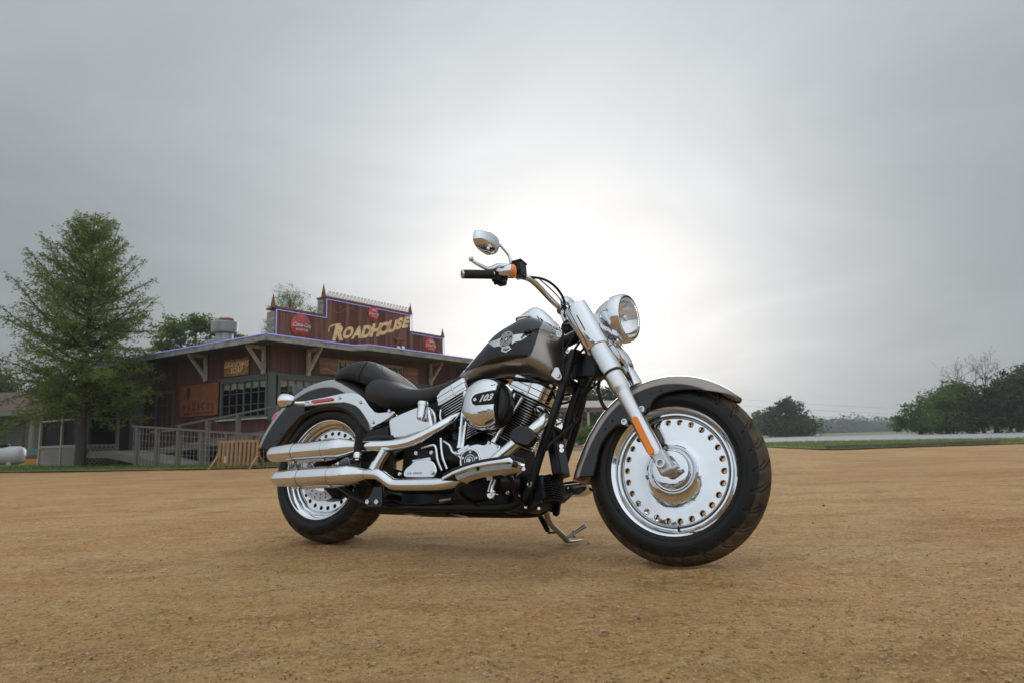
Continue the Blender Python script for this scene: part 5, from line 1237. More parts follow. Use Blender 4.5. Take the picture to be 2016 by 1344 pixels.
b = MB(); b.ellipsoid((w * .22, -.002, h * .80), .11, .002, .15, 8, 20); b.box((w * .22, -.002, h * .62), (.10, .004, .16)); sub('head_silhouette', b, 'sign_black', r)
rr_ = random.Random(2)
for k in range(9): b = MB(); b.box((w * (.14 + .09 * k), -.002, h * .10), (w * rr_.uniform(.04, .07), .004, .05)); sub('faded_word', b, 'sign_black', r)
r, w, h = panel_sign('hanging_sign', 'small scabbed yellow and rust tin sign high on the dark side wall', [(441, 708), (489, 703.5), (489, 736), (441.5, 741)], 'y', LX - .03, 'sign_rust')
for t_, z_, s_ in (('GRANDMAS', .52, .22), ('SOAP', .16, .24)): sign_text(r, t_, s_, w * .5, h * z_, 'cream_paint', .25)
r, w, h = panel_sign('hanging_sign', 'long cream board sign with black lettering under the eaves', [(665, 706), (794, 721), (794, 752), (665, 738)], 'x', FY - .02, 'sign_cream')
sign_text(r, 'HAMBURGERS', .40, w * .5, h * .30, 'sign_black', 0, .02, 1.12)
for cs, lb in (([(629, 702), (665, 706), (665, 738), (629, 734)], 'faded red soda panel at the corner end of the cream board sign'), ([(795, 721), (823, 724), (823, 757), (795, 753)], 'faded red soda panel at the bracket end of the cream board sign')):
    r, w, h = panel_sign('hanging_sign', lb, cs, 'x', FY - .02, 'sign_faded_red'); sign_text(r, 'Coca-Cola', .165, w * .46, h * .58, 'sign_cream', .4)
    b = MB(); b.tube([Vector((w * t, -.002, h * (.22 + .10 * math.sin(t * 5)))) for t in (.05, .25, .45, .65, .85, .97)], .02, 8, smooth=4, squash=((0, 1, 0), .15)); sub('wave', b, 'sign_cream', r)
# roof ventilator
c = HX(441, 680, 3.2); root = empty('roof_ventilator', hw_((3.2, c.y, c.z + .12)), HA); tag(root, 'galvanised drum shaped exhaust fan on the roof', 'vent'); b = MB(); b.box((0, 0, .0), (1.0, 1.0, .10)); sub('curb', b, 'galvanised', root, bevel=.01)
s_ = .0165
b = MB(); b.lathe([(.05, .30), (.30, .30)], (0, 0, 0), (0, 0, 1), 32); sub('stack', b, 'galvanised', root)
b = MB(); b.lathe([(.30, .30), (.34, .44), (.40, .45), (.70, .47), (.72, .46), (.72, .3), (.6, .28)], (0, 0, 0), (0, 0, 1), 36); sub('drum', b, 'galvanised', root, smooth=30)
b = MB(); b.lathe([(.60, .26), (.84, .26), (.86, .25), (.87, .0005)], (.06, 0, 0), (0, 0, 1), 28); sub('motor_cap', b, 'rust', root)
# screened porch on the side wall -----------------------------------------
px0, py0, py1 = -1.2, 6.95, 10.0; px1 = HY(233, 812, py0).x
SP = empty('screened_porch', hw_((px0, py0, 0)), HA); tag(SP, 'screened porch with grey lattice skirt behind the tall feathery tree', 'porch')
def sp(name, mb, m, **k): return obj(name, mb, m, SP, **k)
W_, D_, Hh = px1 - px0, py1 - py0, 2.55
for x, y in ((0, 0), (W_, 0), (0, D_), (0, D_ * .5)): b = MB(); b.box((x, y, Hh / 2), (.09, .09, Hh)); sp('post', b, 'lattice')
for z, t in ((.66, .07), (1.48, .05), (1.74, .05)):
    b = MB(); b.box((W_ / 2, -.01, z), (W_, .06, t)); sp('rail', b, 'lattice'); b = MB(); b.box((-.01, D_ / 2, z), (.06, D_, t)); sp('rail', b, 'lattice')
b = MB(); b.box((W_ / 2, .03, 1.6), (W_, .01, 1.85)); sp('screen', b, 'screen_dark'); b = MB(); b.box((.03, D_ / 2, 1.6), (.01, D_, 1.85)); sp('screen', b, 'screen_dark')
b = MB(); b.box((W_ / 2 + .3, D_ / 2, 2.62), (W_ + .9, D_ + .4, .10)); sp('roof', b, 'roofing'); b = MB(); b.box((W_ / 2 + .2, D_ / 2 + .2, .55), (W_, D_, .06)); sp('floor', b, 'deck_wood')
def lattice(w, flip):
    b = MB(); st = .13; h = .60
    for s in (1, -1):
        k = -h
        while k < w:
            x0, x1 = max(k, 0), min(k + h, w)
            if x1 - x0 > .03:
                z0, z1 = x0 - k, x1 - k
                if s < 0: z0, z1 = h - z0, h - z1
                P0, P1 = (Vector((x0, -.012 * s, z0 + .03)), Vector((x1, -.012 * s, z1 + .03)))
                if flip: P0, P1 = Vector((P0.y, P0.x, P0.z)), Vector((P1.y, P1.x, P1.z))
                b.bar(P0, P1, .010, .045, (0, 0, 1))
            k += st
    o = sp('lattice', b, 'lattice'); o['kind'] = 'stuff'
lattice(W_, False); lattice(D_, True)
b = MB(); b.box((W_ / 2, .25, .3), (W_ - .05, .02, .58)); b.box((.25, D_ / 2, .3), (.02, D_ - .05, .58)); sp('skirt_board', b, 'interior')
# ramp and railings ------------------------------------------------------------
RP = empty('access_ramp', hw_((-1.6, 0, 0)), HA); tag(RP, 'weathered wooden ramp with post railing and wire mesh along the roadhouse', 'ramp')
def rp(name, mb, m, **k): return obj(name, mb, m, RP, **k)
def rl(p): return Vector((p.x + 1.6, p.y, p.z))
def deck(x0, x1, y0, z0, y1, z1, nb):
    for i in range(nb):
        t0, t1 = i / nb, (i + .93) / nb; ya, yb = y0 + (y1 - y0) * t0, y0 + (y1 - y0) * t1; za, zb = z0 + (z1 - z0) * t0, z0 + (z1 - z0) * t1
        b = MB(); b.add([(x0, ya, za - .04), (x1, ya, za - .04), (x1, yb, zb - .04), (x0, yb, zb - .04), (x0, ya, za), (x1, ya, za), (x1, yb, zb), (x0, yb, zb)], [(3, 2, 1, 0), (4, 5, 6, 7), (0, 1, 5, 4), (1, 2, 6, 5), (2, 3, 7, 6), (3, 0, 4, 7)]); rp('plank', b, 'deck_wood')
deck(.05, 1.0, 4.7, .48, 1.2, .06, 26); deck(1.06, 2.3, 4.7, .48, -1.6, .92, 44); deck(.05, 2.3, 6.4, .48, 4.7, .48, 12)
for x0, y0, z0, y1, z1 in ((.02, 4.7, .44, 1.2, .02), (1.03, 4.7, .44, -1.6, .88), (.02, 6.4, .44, 4.7, .44)):
    b = MB(); b.bar((x0, y0, z0 - .06), (x0, y1, z1 - .06), .04, .18); rp('stringer', b, 'weathered_wood')
nr = [HX(x, y, -1.6) for x, y in ((262, 838), (330, 842.5), (400, 848), (470, 852.5), (556, 858.5))]
nr = [rl(p) for p in nr]
for a, c in zip(nr, nr[1:]): b = MB(); b.bar(a, c, .09, .045); rp('handrail', b, 'weathered_wood')
def rail_z(y):
    for a, c in zip(nr, nr[1:]):
        if c.y <= y <= a.y: return a.z + (c.z - a.z) * (a.y - y) / (a.y - c.y)
    return nr[-1].z if y < nr[-1].y else nr[0].z
for px in (270, 309, 351, 397, 447, 497, 551):
    p = rl(HX(px, 880, -1.6)); b = MB(); b.box((0.0, p.y, rail_z(p.y) / 2), (.09, .11, rail_z(p.y) - .03)); rp('post', b, 'weathered_wood')
ur = [rl(HX(x, y, -.55)) for x, y in ((347, 838), (440, 820), (556, 797))]
for a, c in zip(ur, ur[1:]): b = MB(); b.bar(a, c, .08, .045); rp('handrail', b, 'weathered_wood')
for px, t in ((352, .05), (415, .33), (477, .62), (549, .97)):
    p = ur[0] + (ur[2] - ur[0]) * t; b = MB(); b.box((p.x, p.y, p.z / 2), (.09, .11, p.z - .03)); rp('post', b, 'weathered_wood')
b = MB(); y = nr[-1].y
while y < nr[0].y: b.bar((.0, y, .05), (.0, y, rail_z(y)), .006, .006); y += .16
for k in range(1, 6):
    for a, c in zip(nr, nr[1:]): b.bar((.004, a.y, a.z * k / 6), (.004, c.y, c.z * k / 6), .006, .006)
o = rp('wire_mesh', b, 'galvanised'); o['kind'] = 'stuff'
# slatted wooden barricade ---------------------------------------------------
s0, s1 = G(429, 922.5), G(508, 921); d = (s1 - s0); ln = d.length; BA = empty('barricade', s0, math.atan2(d.y, d.x)); tag(BA, 'low slatted wooden barricade on crossed legs at the edge of the dirt lot', 'barricade')
def bar_(name, a, c, w=.04, h=.035): b = MB(); b.bar(a, c, w, h, (0, 1, 0)); return obj(name, b, 'yellow_pine', BA, bevel=.003)
bar_('rail', (.02, 0, .60), (ln, 0, .60), .05, .04); bar_('rail', (.02, .0, .10), (ln, 0, .10), .04, .03)
for k in range(10): t = .03 + (ln - .06) * k / 9; bar_('slat', (t, -.025, .06), (t + .02, -.025, .585), .055, .018)
for x in (.0, ln):
    bar_('leg', (x, -.30, 0), (x, .04, .34)); bar_('leg', (x, .30, 0), (x, -.04, .34))
b = MB(); p = G(440, 921); b.lathe([(0, .045), (.26, .045), (.275, .04), (.28, .0005)], (0, 0, 0), (0, 0, 1), 20); o = obj('marker_post', b, 'white_enamel'); o.location = p; tag(o, 'short white round post standing behind the wooden barricade', 'post')
# ---------------------------------------------------------------- road, lawns
mat('road_concrete', (.34, .34, .335), .8, spec=.3, bump=(8, .05, .01), var=(.4, (.30, .30, .295), 1.5))
mat('lawn_soil', (.13, .135, .045), .95, var=(1.5, (.22, .18, .085), 1.7), bump=(25, .6, .03))
mat('concrete_pale', (.42, .41, .38), .85)
def sheet(name, pts, z, m, kind='structure', sub_=0):
    b = MB(); b.add([(p.x, p.y, z) for p in pts], [tuple(range(len(pts)))]); o = obj(name, b, m, smooth=0); tag(o, kind=kind); return o
lawn_l = [G(-700, 948), G(-200, 936), G(0, 930), G(110, 928.5), G(230, 926.8), G(330, 925), G(425, 923.4), G(500, 922.0), hw_((-.3, -2.4, 0)), hw_((.75, .3, 0)), hw_((.75, 12, 0)), Vector((-34, 44, 0)), Vector((-60, 40, 0))]
sheet('lawn', lawn_l, .022, 'lawn_soil')
RZ = .034
lawn_r = [G(1505, 879), G(1570, 882.5), G(1640, 885), G(1800, 879.5), G(2016, 873), G(2400, 862.5), G(2400, 857, RZ), G(2016, 861.5, RZ), G(1505, 869, RZ)]
sheet('lawn', lawn_r, .022, 'lawn_soil')
road = [G(1340, 874.5, RZ), G(1505, 870, RZ), G(2016, 862.5, RZ), G(2500, 855, RZ), G(2500, 836, RZ), G(2016, 846.2, RZ), G(1505, 861.6, RZ), G(1340, 866.5, RZ)]
sheet('road', road, RZ, 'road_concrete')
sheet('field', [Vector((-120, 62, 0)), Vector((16, 60, 0)), G(1505, 861.2, RZ), G(2016, 845.8, RZ), Vector((190, 78, 0)), Vector((420, 300, 0)), Vector((300, 640, 0)), Vector((-300, 640, 0)), Vector((-420, 300, 0))], .020, 'lawn_soil')
def inside(p, poly):
    c = False; n = len(poly)
    for i in range(n):
        a, q = poly[i], poly[i - 1]
        if (a.y > p.y) != (q.y > p.y) and p.x < (q.x - a.x) * (p.y - a.y) / (q.y - a.y) + a.x: c = not c
    return c
def grass(poly, n, h, rnd_, maxy):
    P, A, Bv = [], [], []; xs_ = [p.x for p in poly]; ys_ = [p.y for p in poly]; x0, x1, y0, y1 = max(min(xs_), -30), min(max(xs_), 40), min(ys_), min(max(ys_), maxy); k = 0; tries = 0
    while k < n and tries < n * 12:
        tries += 1; p = Vector((rnd_.uniform(x0, x1), y0 + (y1 - y0) * rnd_.random() ** 1.6, 0))
        if not inside(p, poly): continue
        k += 1; p.x += rnd_.gauss(0, .22); p.y += rnd_.gauss(0, .16); hh = h * rnd_.uniform(.4, 1.2); a = rnd_.uniform(0, 6.28); P.append((p.x, p.y, .02 + hh * .5)); A.append((rnd_.uniform(-.4, .4) * hh, rnd_.uniform(-.4, .4) * hh, hh * .5)); Bv.append((math.cos(a) * .014, math.sin(a) * .014, 0))
    o = leaf_mesh('grass', np.array(P), np.array(A), np.array(Bv), 'grass_blade'); tag(o, kind='stuff')
grass(lawn_l, 16000, .10, random.Random(1), 26); grass(lawn_r, 12000, .085, random.Random(2), 34)

# ---------------------------------------------------------------- trees
def limb_mesh(b, path, r0, r1, n=6):
    k = len(path); b.tube(path, [r0 + (r1 - r0) * i / (k - 1) for i in range(k)], n)
def cypress(base, top_z, prof, label, seed):
    """feathery conifer: PROF = (height, half width) table"""
    R = random.Random(seed); root = empty('cypress_tree', base); tag(root, label, 'tree'); t = MB()
    tr = [Vector((0.03 * math.sin(k), .03 * math.cos(k * 1.7), top_z * k / 14)) for k in range(15)]; limb_mesh(t, tr, .155, .012, 10); P, A, Bv = [], [], []
    n = 185
    for i in range(n):
        f0_ = (i / (n - 1)) ** .95; z = 1.75 + (top_z - 1.9) * f0_; f_ = (z - 1.5) / (top_z - 1.5); az = i * 2.39996 + R.uniform(-.5, .5); el = rad(-8 + 54 * f_ ** 1.0 + R.uniform(-20, 22)); wob = 1 + .12 * math.sin(az * 2 + z * 1.3)
        L_ = interp(prof, z) * (R.uniform(.70, 1.02) if i % 3 else R.uniform(.35, .75)) * wob * (1 - .16 * max(math.cos(az), 0)) / max(math.cos(el), .55)
        d = Vector((math.cos(az) * math.cos(el), math.sin(az) * math.cos(el), math.sin(el))); s0 = Vector((0, 0, max(z - L_ * math.sin(max(el, 0)) * .85, 1.0))); pts = []
        for k in range(7): q = k / 6; pts.append(s0 + d * L_ * q + Vector((0, 0, L_ * (-.06 * q * (1 - q) * 2 + .05 * q * q * (1 if f_ > .35 else -1.6)))) + Vector((R.uniform(-1, 1), R.uniform(-1, 1), R.uniform(-1, 1))) * .045 * q)
        limb_mesh(t, pts, .007 + .013 * L_, .004, 5)
        side = d.cross(Vector((0, 0, 1))).normalized(); m = int(7 + 10.5 * L_)
        for k in range(m):
            q = .16 + .84 * (k + R.random()) / m; i0 = min(int(q * 6), 5); p = pts[i0].lerp(pts[i0 + 1], q * 6 - i0); sg = 1 if k % 2 else -1; tl = (.30 + .26 * (1 - q) * L_) * R.uniform(.45, 1.3)
            td = (side * sg * R.uniform(.5, 1.) + d * R.uniform(.4, .9) + Vector((0, 0, R.uniform(-.65, .65)))).normalized()
            nl = int(5 + 10 * tl / .3)
            for j in range(nl):
                u = (j + R.random()) / nl; c = p + td * tl * u + Vector((R.gauss(0, .032), R.gauss(0, .032), R.gauss(0, .036) - .10 * u * u)); ld = (td + Vector((R.gauss(0, .5), R.gauss(0, .5), R.gauss(-.15, .45)))).normalized(); w = ld.cross(Vector((R.gauss(0, 1), R.gauss(0, 1), R.gauss(0, 1)))).normalized(); s = R.uniform(.022, .055)
                P.append(c); A.append(ld * s); Bv.append(w * s * .62)
    obj('trunk', t, 'bark', root, smooth=60, fix=False); leaf_mesh('crown', np.array([tuple(p) for p in P]), np.array([tuple(p) for p in A]), np.array([tuple(p) for p in Bv]), 'leaf_cypress', root); return len(P)
tb = G(155, 921.5); ppm = FPX / tb.y
tz = lambda py: (896 - py) / ppm + CAMH - .1
ncy = cypress(tb, tz(402), [(tz(815), 2.3), (tz(780), 2.75), (tz(720), 2.75), (tz(680), 2.55), (tz(620), 2.3), (tz(560), 1.95), (tz(500), 1.45), (tz(450), 1.0), (tz(420), .62), (tz(400), .3)], 'tall feathery light green cypress tree standing in front of the screened porch', 4)
def tree(name, base, blobs, leaf, label, lsize, nclump, per, seed, group=None, trunk_r=.2, dens=1., bark='bark', fork=.25, spread=.16):
    """blobs: (dx, dy, z, rx, rz) in metres from the base; leaves sit in clumps over and through each blob"""
    R = random.Random(seed); root = empty(name, base); tag(root, label, 'tree' if name != 'shrub' else 'shrub', group); t = MB(); zc = sum(q[2] for q in blobs) / len(blobs); zb = min(q[2] - q[4] for q in blobs)
    top = Vector((R.uniform(-.1, .1), R.uniform(-.1, .1), max(zb * .9, zc * fork))); limb_mesh(t, [Vector((0, 0, -.05)), top * .5, top], trunk_r * 1.2, trunk_r * .75, 8)
    P, A, Bv = [], [], []; tot = sum(q[3] ** 2 for q in blobs)
    for dx, dy, z, rx, rz in blobs:
        c = Vector((dx, dy, z)); m_ = (top + c) / 2 + Vector((R.uniform(-.2, .2), R.uniform(-.2, .2), R.uniform(0, .3))) * rx; limb_mesh(t, [top, m_, c], trunk_r * .5, trunk_r * .12, 6)
        for _ in range(4): e = Vector((R.gauss(0, 1), R.gauss(0, 1), R.gauss(.3, .8))).normalized(); limb_mesh(t, [m_.lerp(c, .6), c + Vector((e.x * rx, e.y * rx, e.z * rz)) * .45, c + Vector((e.x * rx, e.y * rx, e.z * rz)) * .88], trunk_r * .16, trunk_r * .03, 4)
        for _ in range(int(nclump * rx ** 2 / tot)):
            e = Vector((R.gauss(0, 1), R.gauss(0, 1), R.gauss(0, 1))).normalized(); q = R.uniform(.45, 1.04) if R.random() < .75 else R.uniform(.1, .6); cc_ = c + Vector((e.x * rx, e.y * rx, e.z * rz)) * q; sg = rx * spread * R.uniform(.6, 1.3)
            for _k in range(int(per * R.uniform(.6, 1.3))):
                p = cc_ + Vector((R.gauss(0, sg), R.gauss(0, sg), R.gauss(0, sg * .6))); ld = Vector((R.gauss(0, 1), R.gauss(0, 1), R.gauss(-.2, .6))).normalized(); w = ld.cross(Vector((R.gauss(0, 1), R.gauss(0, 1), R.gauss(0, 1)))).normalized(); s = lsize * R.uniform(.6, 1.3); P.append(p); A.append(ld * s); Bv.append(w * s * .8)
    obj('trunk', t, bark, root, smooth=60, fix=False)
    if P: leaf_mesh('crown', np.array([tuple(p) for p in P]), np.array([tuple(p) for p in A]), np.array([tuple(p) for p in Bv]), leaf, root)
    return root
def pxblobs(base, depth, lst):
    """blobs given as photo pixels (x, y, half width, half height) at one depth"""
    out = []; k = depth / FPX
    for i, (x, y, hx, hz) in enumerate(lst):
        p = at_depth(x, y, depth); out.append((p.x - base.x, ((i * 37) % 11 / 11 - .5) * hx * k * 1.4, p.z, hx * k, hz * k))
    return out
def px_tree(name, px, depth, lst, leaf, label, lsize, nclump, per, seed, **k):
    base = at_depth(px, 870, depth); base.z = 0; return tree(name, base, pxblobs(base, depth, lst), leaf, label, lsize, nclump, per, seed, **k)
px_tree('broadleaf_tree', 385, 36, [(350, 655, 36, 26), (390, 640, 34, 24), (430, 650, 30, 22), (465, 668, 22, 16), (330, 685, 30, 22), (400, 690, 50, 30)], 'leaf_green', 'mid green broadleaf tree behind the roof beside the galvanised ventilator', .085, 420, 26, 21)
px_tree('broadleaf_tree', 580, 38, [(580, 600, 40, 34), (610, 630, 34, 30), (545, 630, 28, 34), (580, 650, 50, 26), (530, 655, 16, 26)], 'leaf_green', 'airy pale green tree showing above the low end of the sign parapet', .038, 560, 30, 22, spread=.13)
px_tree('broadleaf_tree', 20, 46, [(20, 770, 60, 40), (90, 790, 40, 40), (-50, 760, 60, 60)], 'leaf_dark', 'dark broadleaf tree behind the shaded cottage', .12, 420, 22, 23)
px_tree('broadleaf_tree', 1165, 62, [(1150, 775, 30, 36), (1180, 790, 36, 30), (1215, 785, 30, 26), (1120, 800, 40, 40), (1165, 830, 70, 30), (1240, 815, 36, 30), (1080, 790, 40, 50)], 'leaf_dark', 'dark leafy tree rising behind the open pavilion', .15, 640, 24, 24)
px_tree('broadleaf_tree', 1548, 96, [(1545, 800, 26, 20), (1528, 822, 36, 24), (1570, 826, 30, 20), (1552, 842, 50, 18), (1512, 845, 24, 14), (1585, 842, 18, 12)], 'leaf_dark', 'rounded dark lone tree across the road from the timbers', .22, 520, 24, 25)
px_tree('broadleaf_tree', 1492, 110, [(1492, 832, 22, 22), (1480, 845, 20, 14)], 'leaf_green', 'lighter green tree peeping out behind the rounded dark lone tree', .25, 220, 20, 26)
px_tree('broadleaf_tree', 1815, 62, [(1795, 815, 30, 26), (1830, 800, 32, 28), (1775, 832, 22, 16), (1820, 835, 44, 16)], 'leaf_green', 'fresh green tree at the open end of the roadside trees', .14, 460, 24, 27, group='trees across the road')
px_tree('broadleaf_tree', 1868, 58, [(1850, 790, 34, 30), (1880, 775, 34, 26), (1905, 790, 30, 34), (1870, 825, 50, 24)], 'leaf_green', 'tall fresh green tree beside the dark brownish roadside tree', .14, 560, 24, 28, group='trees across the road')
px_tree('broadleaf_tree', 1965, 55, [(1950, 775, 40, 34), (2000, 765, 44, 44), (1925, 815, 46, 36), (1985, 815, 60, 40), (2050, 780, 50, 50), (2090, 810, 60, 50)], 'leaf_brown', 'largest dark brownish tree in the row across the road', .15, 1100, 26, 29, group='trees across the road')
px_tree('broadleaf_tree', 2010, 66, [(2000, 735, 24, 18), (2030, 745, 40, 30), (2120, 760, 60, 60)], 'leaf_dark', 'tall thin-topped tree behind the dark brownish roadside tree', .14, 220, 18, 30, group='trees across the road')
# nearly bare tree
def bare_tree(px, depth, seed, label):
    base = at_depth(px, 870, depth); base.z = 0; R = random.Random(seed); root = empty('bare_tree', base); tag(root, label, 'tree', 'trees across the road'); t = MB(); P, A, Bv = [], [], []; top = at_depth(px, 706, depth).z
    def grow(p, d, L_, r, lev):
        pts = [p]
        for k in range(4): d = (d + Vector((R.gauss(0, .13), R.gauss(0, .13), R.gauss(.05, .08)))).normalized(); pts.append(pts[-1] + d * L_ / 4)
        limb_mesh(t, pts, r, r * .55, 5 if lev < 2 else 3)
        if lev < 5:
            for _ in range(3 if lev < 4 else 2):
                nd_ = (d + Vector((R.gauss(0, .62), R.gauss(0, .62), R.gauss(.05, .32)))).normalized(); grow(pts[R.choice((2, 3, 4, 4))], nd_, L_ * R.uniform(.58, .8), r * .5, lev + 1)
        else:
            for _ in range(3): s = .05; P.append(pts[-1] + Vector((R.gauss(0, .08), R.gauss(0, .08), R.gauss(0, .08)))); A.append(Vector((s, 0, s * R.random()))); Bv.append(Vector((0, s * .6, s * .5)))
    grow(Vector((0, 0, 0)), Vector((0, 0, 1)), top * .52, .17, 0); obj('trunk', t, 'bark', root, smooth=60, fix=False); leaf_mesh('crown', np.array([tuple(p) for p in P]), np.array([tuple(p) for p in A]), np.array([tuple(p) for p in Bv]), 'leaf_brown', root)
bare_tree(1940, 57, 9, 'nearly bare thin-branched tree standing above the roadside trees')
# far-off hazy wood
R = random.Random(31); P, A, Bv = [], [], []
for k in range(3000):
    x = -110 + 470 * R.random(); y = 300 + 50 * R.random() - .12 * abs(x - 150); h = 5.6 + 2.4 * noise.noise((x * .03, 2, 0)) + 1.8 * noise.noise((x * .12, 5, 0)); q = R.random() ** .8
    for _ in range(16): s = R.uniform(.28, .58); P.append((x + R.gauss(0, 1.6), y + R.gauss(0, 1), max(h * q + R.gauss(0, .7), .1))); A.append((R.gauss(0, 1) * s, R.gauss(0, 1) * s, R.gauss(0, .7) * s)); Bv.append((R.gauss(0, 1) * s, R.gauss(0, 1) * s, R.gauss(0, .7) * s))
b = MB(); rs = []
for k in range(236):      # the dense body of the wood under its ragged leafy edge
    x = -110 + 2. * k; y = 318 - .12 * abs(x - 150); h = .86 * (5.6 + 2.4 * noise.noise((x * .03, 2, 0)) + 1.8 * noise.noise((x * .12, 5, 0))) + .5 * noise.noise((x * .5, 1, 0)); rs.append([Vector((x, y + d, h * q)) for d, q in ((-9, 0), (-8, .45), (-5, .8), (-1, .97), (3, 1), (8, .8), (11, .3), (12, 0))])
b.rings(rs, closed=False, cap=False); o = obj('distant_wood', b, 'leaf_grey', smooth=60, fix=False); tag(o, kind='stuff')
o = leaf_mesh('distant_wood', np.array(P), np.array(A), np.array(Bv), 'leaf_grey'); tag(o, kind='stuff'); P, A, Bv = [], [], []
for k in range(900):      # tree belt on the near side of the lot, mirrored in the chrome
    x = -75 + 150 * R.random(); y = -34 - 8 * R.random(); h = 6.2 + 2.6 * noise.noise((x * .09, 8, 0)) + 1.4 * noise.noise((x * .33, 5, 0)); q = R.random() ** .7
    for _ in range(16): s = R.uniform(.18, .4); P.append((x + R.gauss(0, .9), y + R.gauss(0, .9), max(h * q + R.gauss(0, .5), .1))); A.append((R.gauss(0, 1) * s, R.gauss(0, 1) * s, R.gauss(0, .7) * s)); Bv.append((R.gauss(0, 1) * s, R.gauss(0, 1) * s, R.gauss(0, .7) * s))
o = leaf_mesh('tree_belt', np.array(P), np.array(A), np.array(Bv), 'leaf_dark'); tag(o, kind='stuff')
# shrub and boulders by the pavilion
px_tree('shrub', 1152, 31, [(1140, 862, 17, 14), (1160, 852, 20, 16), (1178, 860, 16, 16), (1150, 872, 22, 10)], 'leaf_bright', 'bright green shrub beside the boulders and pavilion posts', .045, 340, 20, 41, trunk_r=.04)
mat('boulder', (.36, .24, .15), .9, bump=(6, .5, .05), var=(2, (.26, .17, .11), 1.5))
for k, (px, py, w, h, lb) in enumerate(((1128, 884, 15, 15, 'tan boulder with a broad low top at the foot of the shrub'), (1152, 884, 14, 11, 'small tan boulder between the two larger ones by the shrub'), (1170, 884, 12, 18, 'tall narrow tan boulder at the foot of the shrub'))):
    c = G(px, py); s = c.y / FPX; b = MB(); b.ellipsoid((0, 0, h * s * .45), w * s, w * s * .8, h * s * .62, 10, 16); R = random.Random(60 + k)
    for p in b.v: q = 1 + .22 * noise.noise(p * 3.1 + Vector((k * 7, 0, 0))) ; p.x *= q; p.y *= q; p.z *= q
    o = obj('boulder', b, 'boulder', smooth=60); o.location = c; tag(o, lb, 'boulder', 'boulders by the pavilion')
k0, k1 = G(1040, 887), G(1200, 884.6); b = MB(); b.bar(k0 + Vector((0, 0, .05)), k1 + Vector((0, 0, .05)), .18, .12); o = obj('kerb', b, 'concrete_pale', bevel=.01); tag(o, kind='structure')
# pavilion
D_ = 36.; PV = empty('pavilion', at_depth(1165, 880, D_) * 1); PV.location.z = 0; tag(PV, 'open sided pavilion with a low dark roof on pale posts', 'pavilion'); s = D_ / FPX
def pv(name, mb, m, **k): return obj(name, mb, m, PV, **k)
zr = at_depth(1165, 800, D_).z; mat('old_tin', (.20, .17, .15), .6, .3, var=(2, (.12, .085, .07), 1.6)); mat('post_pale', (.34, .32, .28), .8)
b = MB(); b.add([(-3.2, 0, zr), (2.6, 0, zr - .12), (2.6, 4, zr + .45), (-3.2, 4, zr + .57), (-3.2, 0, zr + .05), (2.6, 0, zr - .07), (2.6, 4, zr + .5), (-3.2, 4, zr + .62)], [(3, 2, 1, 0), (4, 5, 6, 7), (0, 1, 5, 4), (1, 2, 6, 5), (2, 3, 7, 6), (3, 0, 4, 7)]); pv('roof', b, 'old_tin', smooth=0)
b = MB(); b.bar((-3.15, .1, zr - .10), (2.55, .1, zr - .21), .08, .2); pv('beam', b, 'old_tin')
for x in (-1.05, -.1, 2.3, -3.0): b = MB(); b.box((x, .12, zr / 2 - .1), (.12, .12, zr - .1)); pv('post', b, 'post_pale'); b = MB(); b.box((x, 3.8, zr / 2 + .1), (.12, .12, zr + .2)); pv('post', b, 'post_pale')
b = MB(); b.bar((-3.1, 3.7, .95), (2.5, 3.7, .95), .05, .09); pv('rail', b, 'old_tin')
for k in range(40): b = MB(); b.box((-3.0 + .14 * k, 3.74, .48), (.09, .02, .9)); pv('slat', b, 'old_tin')
b = MB(); b.box((-1.6, 2.0, .55), (.9, .6, .9)); pv('counter', b, 'rust', bevel=.02)
# timbers along the verge
mat('timber_grey', (.17, .145, .12), .9, bump=(20, .5, .02), var=(3, (.06, .05, .042), 1.6))
q0, q1 = G(1627, 884), G(1966, 873.5); d = q1 - q0
for k in range(3):
    a, c = q0 + d * (k / 3 + .004), q0 + d * ((k + 1) / 3 - .004); b = MB(); b.bar(Vector((0, 0, .05)), Vector((c - a)) + Vector((0, 0, .05 + .006 * k)), .16, .10); o = obj('landscape_timber', b, 'timber_grey', bevel=.012); o.location = a + Vector((0, 0, .01)); tag(o, 'weathered grey timber in the row laid along the grass verge by the road', 'timber', 'timbers along the verge')
# power lines and their poles across the road
mat('cable_far', (.05, .05, .05), .6); Lp, Rp = at_depth(1400, 870, 150), at_depth(2040, 870, 135)
for pnt, lb in ((Lp, 'tall timber utility pole far across the road beyond the lone tree'), (Rp, 'tall timber utility pole hidden among the roadside trees')):
    zt = at_depth(1400, 772, 150).z; root = empty('utility_pole', (pnt.x, pnt.y, 0)); tag(root, lb, 'pole', 'utility poles'); b = MB(); b.tube([Vector((0, 0, 0)), Vector((0, 0, zt + .4))], [.16, .11], 10); obj('pole', b, 'bark', root); b = MB(); b.box((0, 0, zt), (.1, 2.2, .12)); obj('crossarm', b, 'bark', root)
for k in range(3):
    z0, z1 = at_depth(1400, 780 + 13 * k, 150).z, at_depth(2040, 812 + 9 * k, 135).z; pts = [Vector((Lp.x + (Rp.x - Lp.x) * t, Lp.y + (Rp.y - Lp.y) * t, z0 + (z1 - z0) * t - .5 * 4 * t * (1 - t))) for t in [i / 16 for i in range(17)]]
    b = MB(); b.tube(pts, .014, 5); o = obj('power_cable', b, 'cable_far'); tag(o, ('highest', 'middle', 'lowest')[k] + ' of the three power cables strung beyond the road', 'cable', 'power cables')
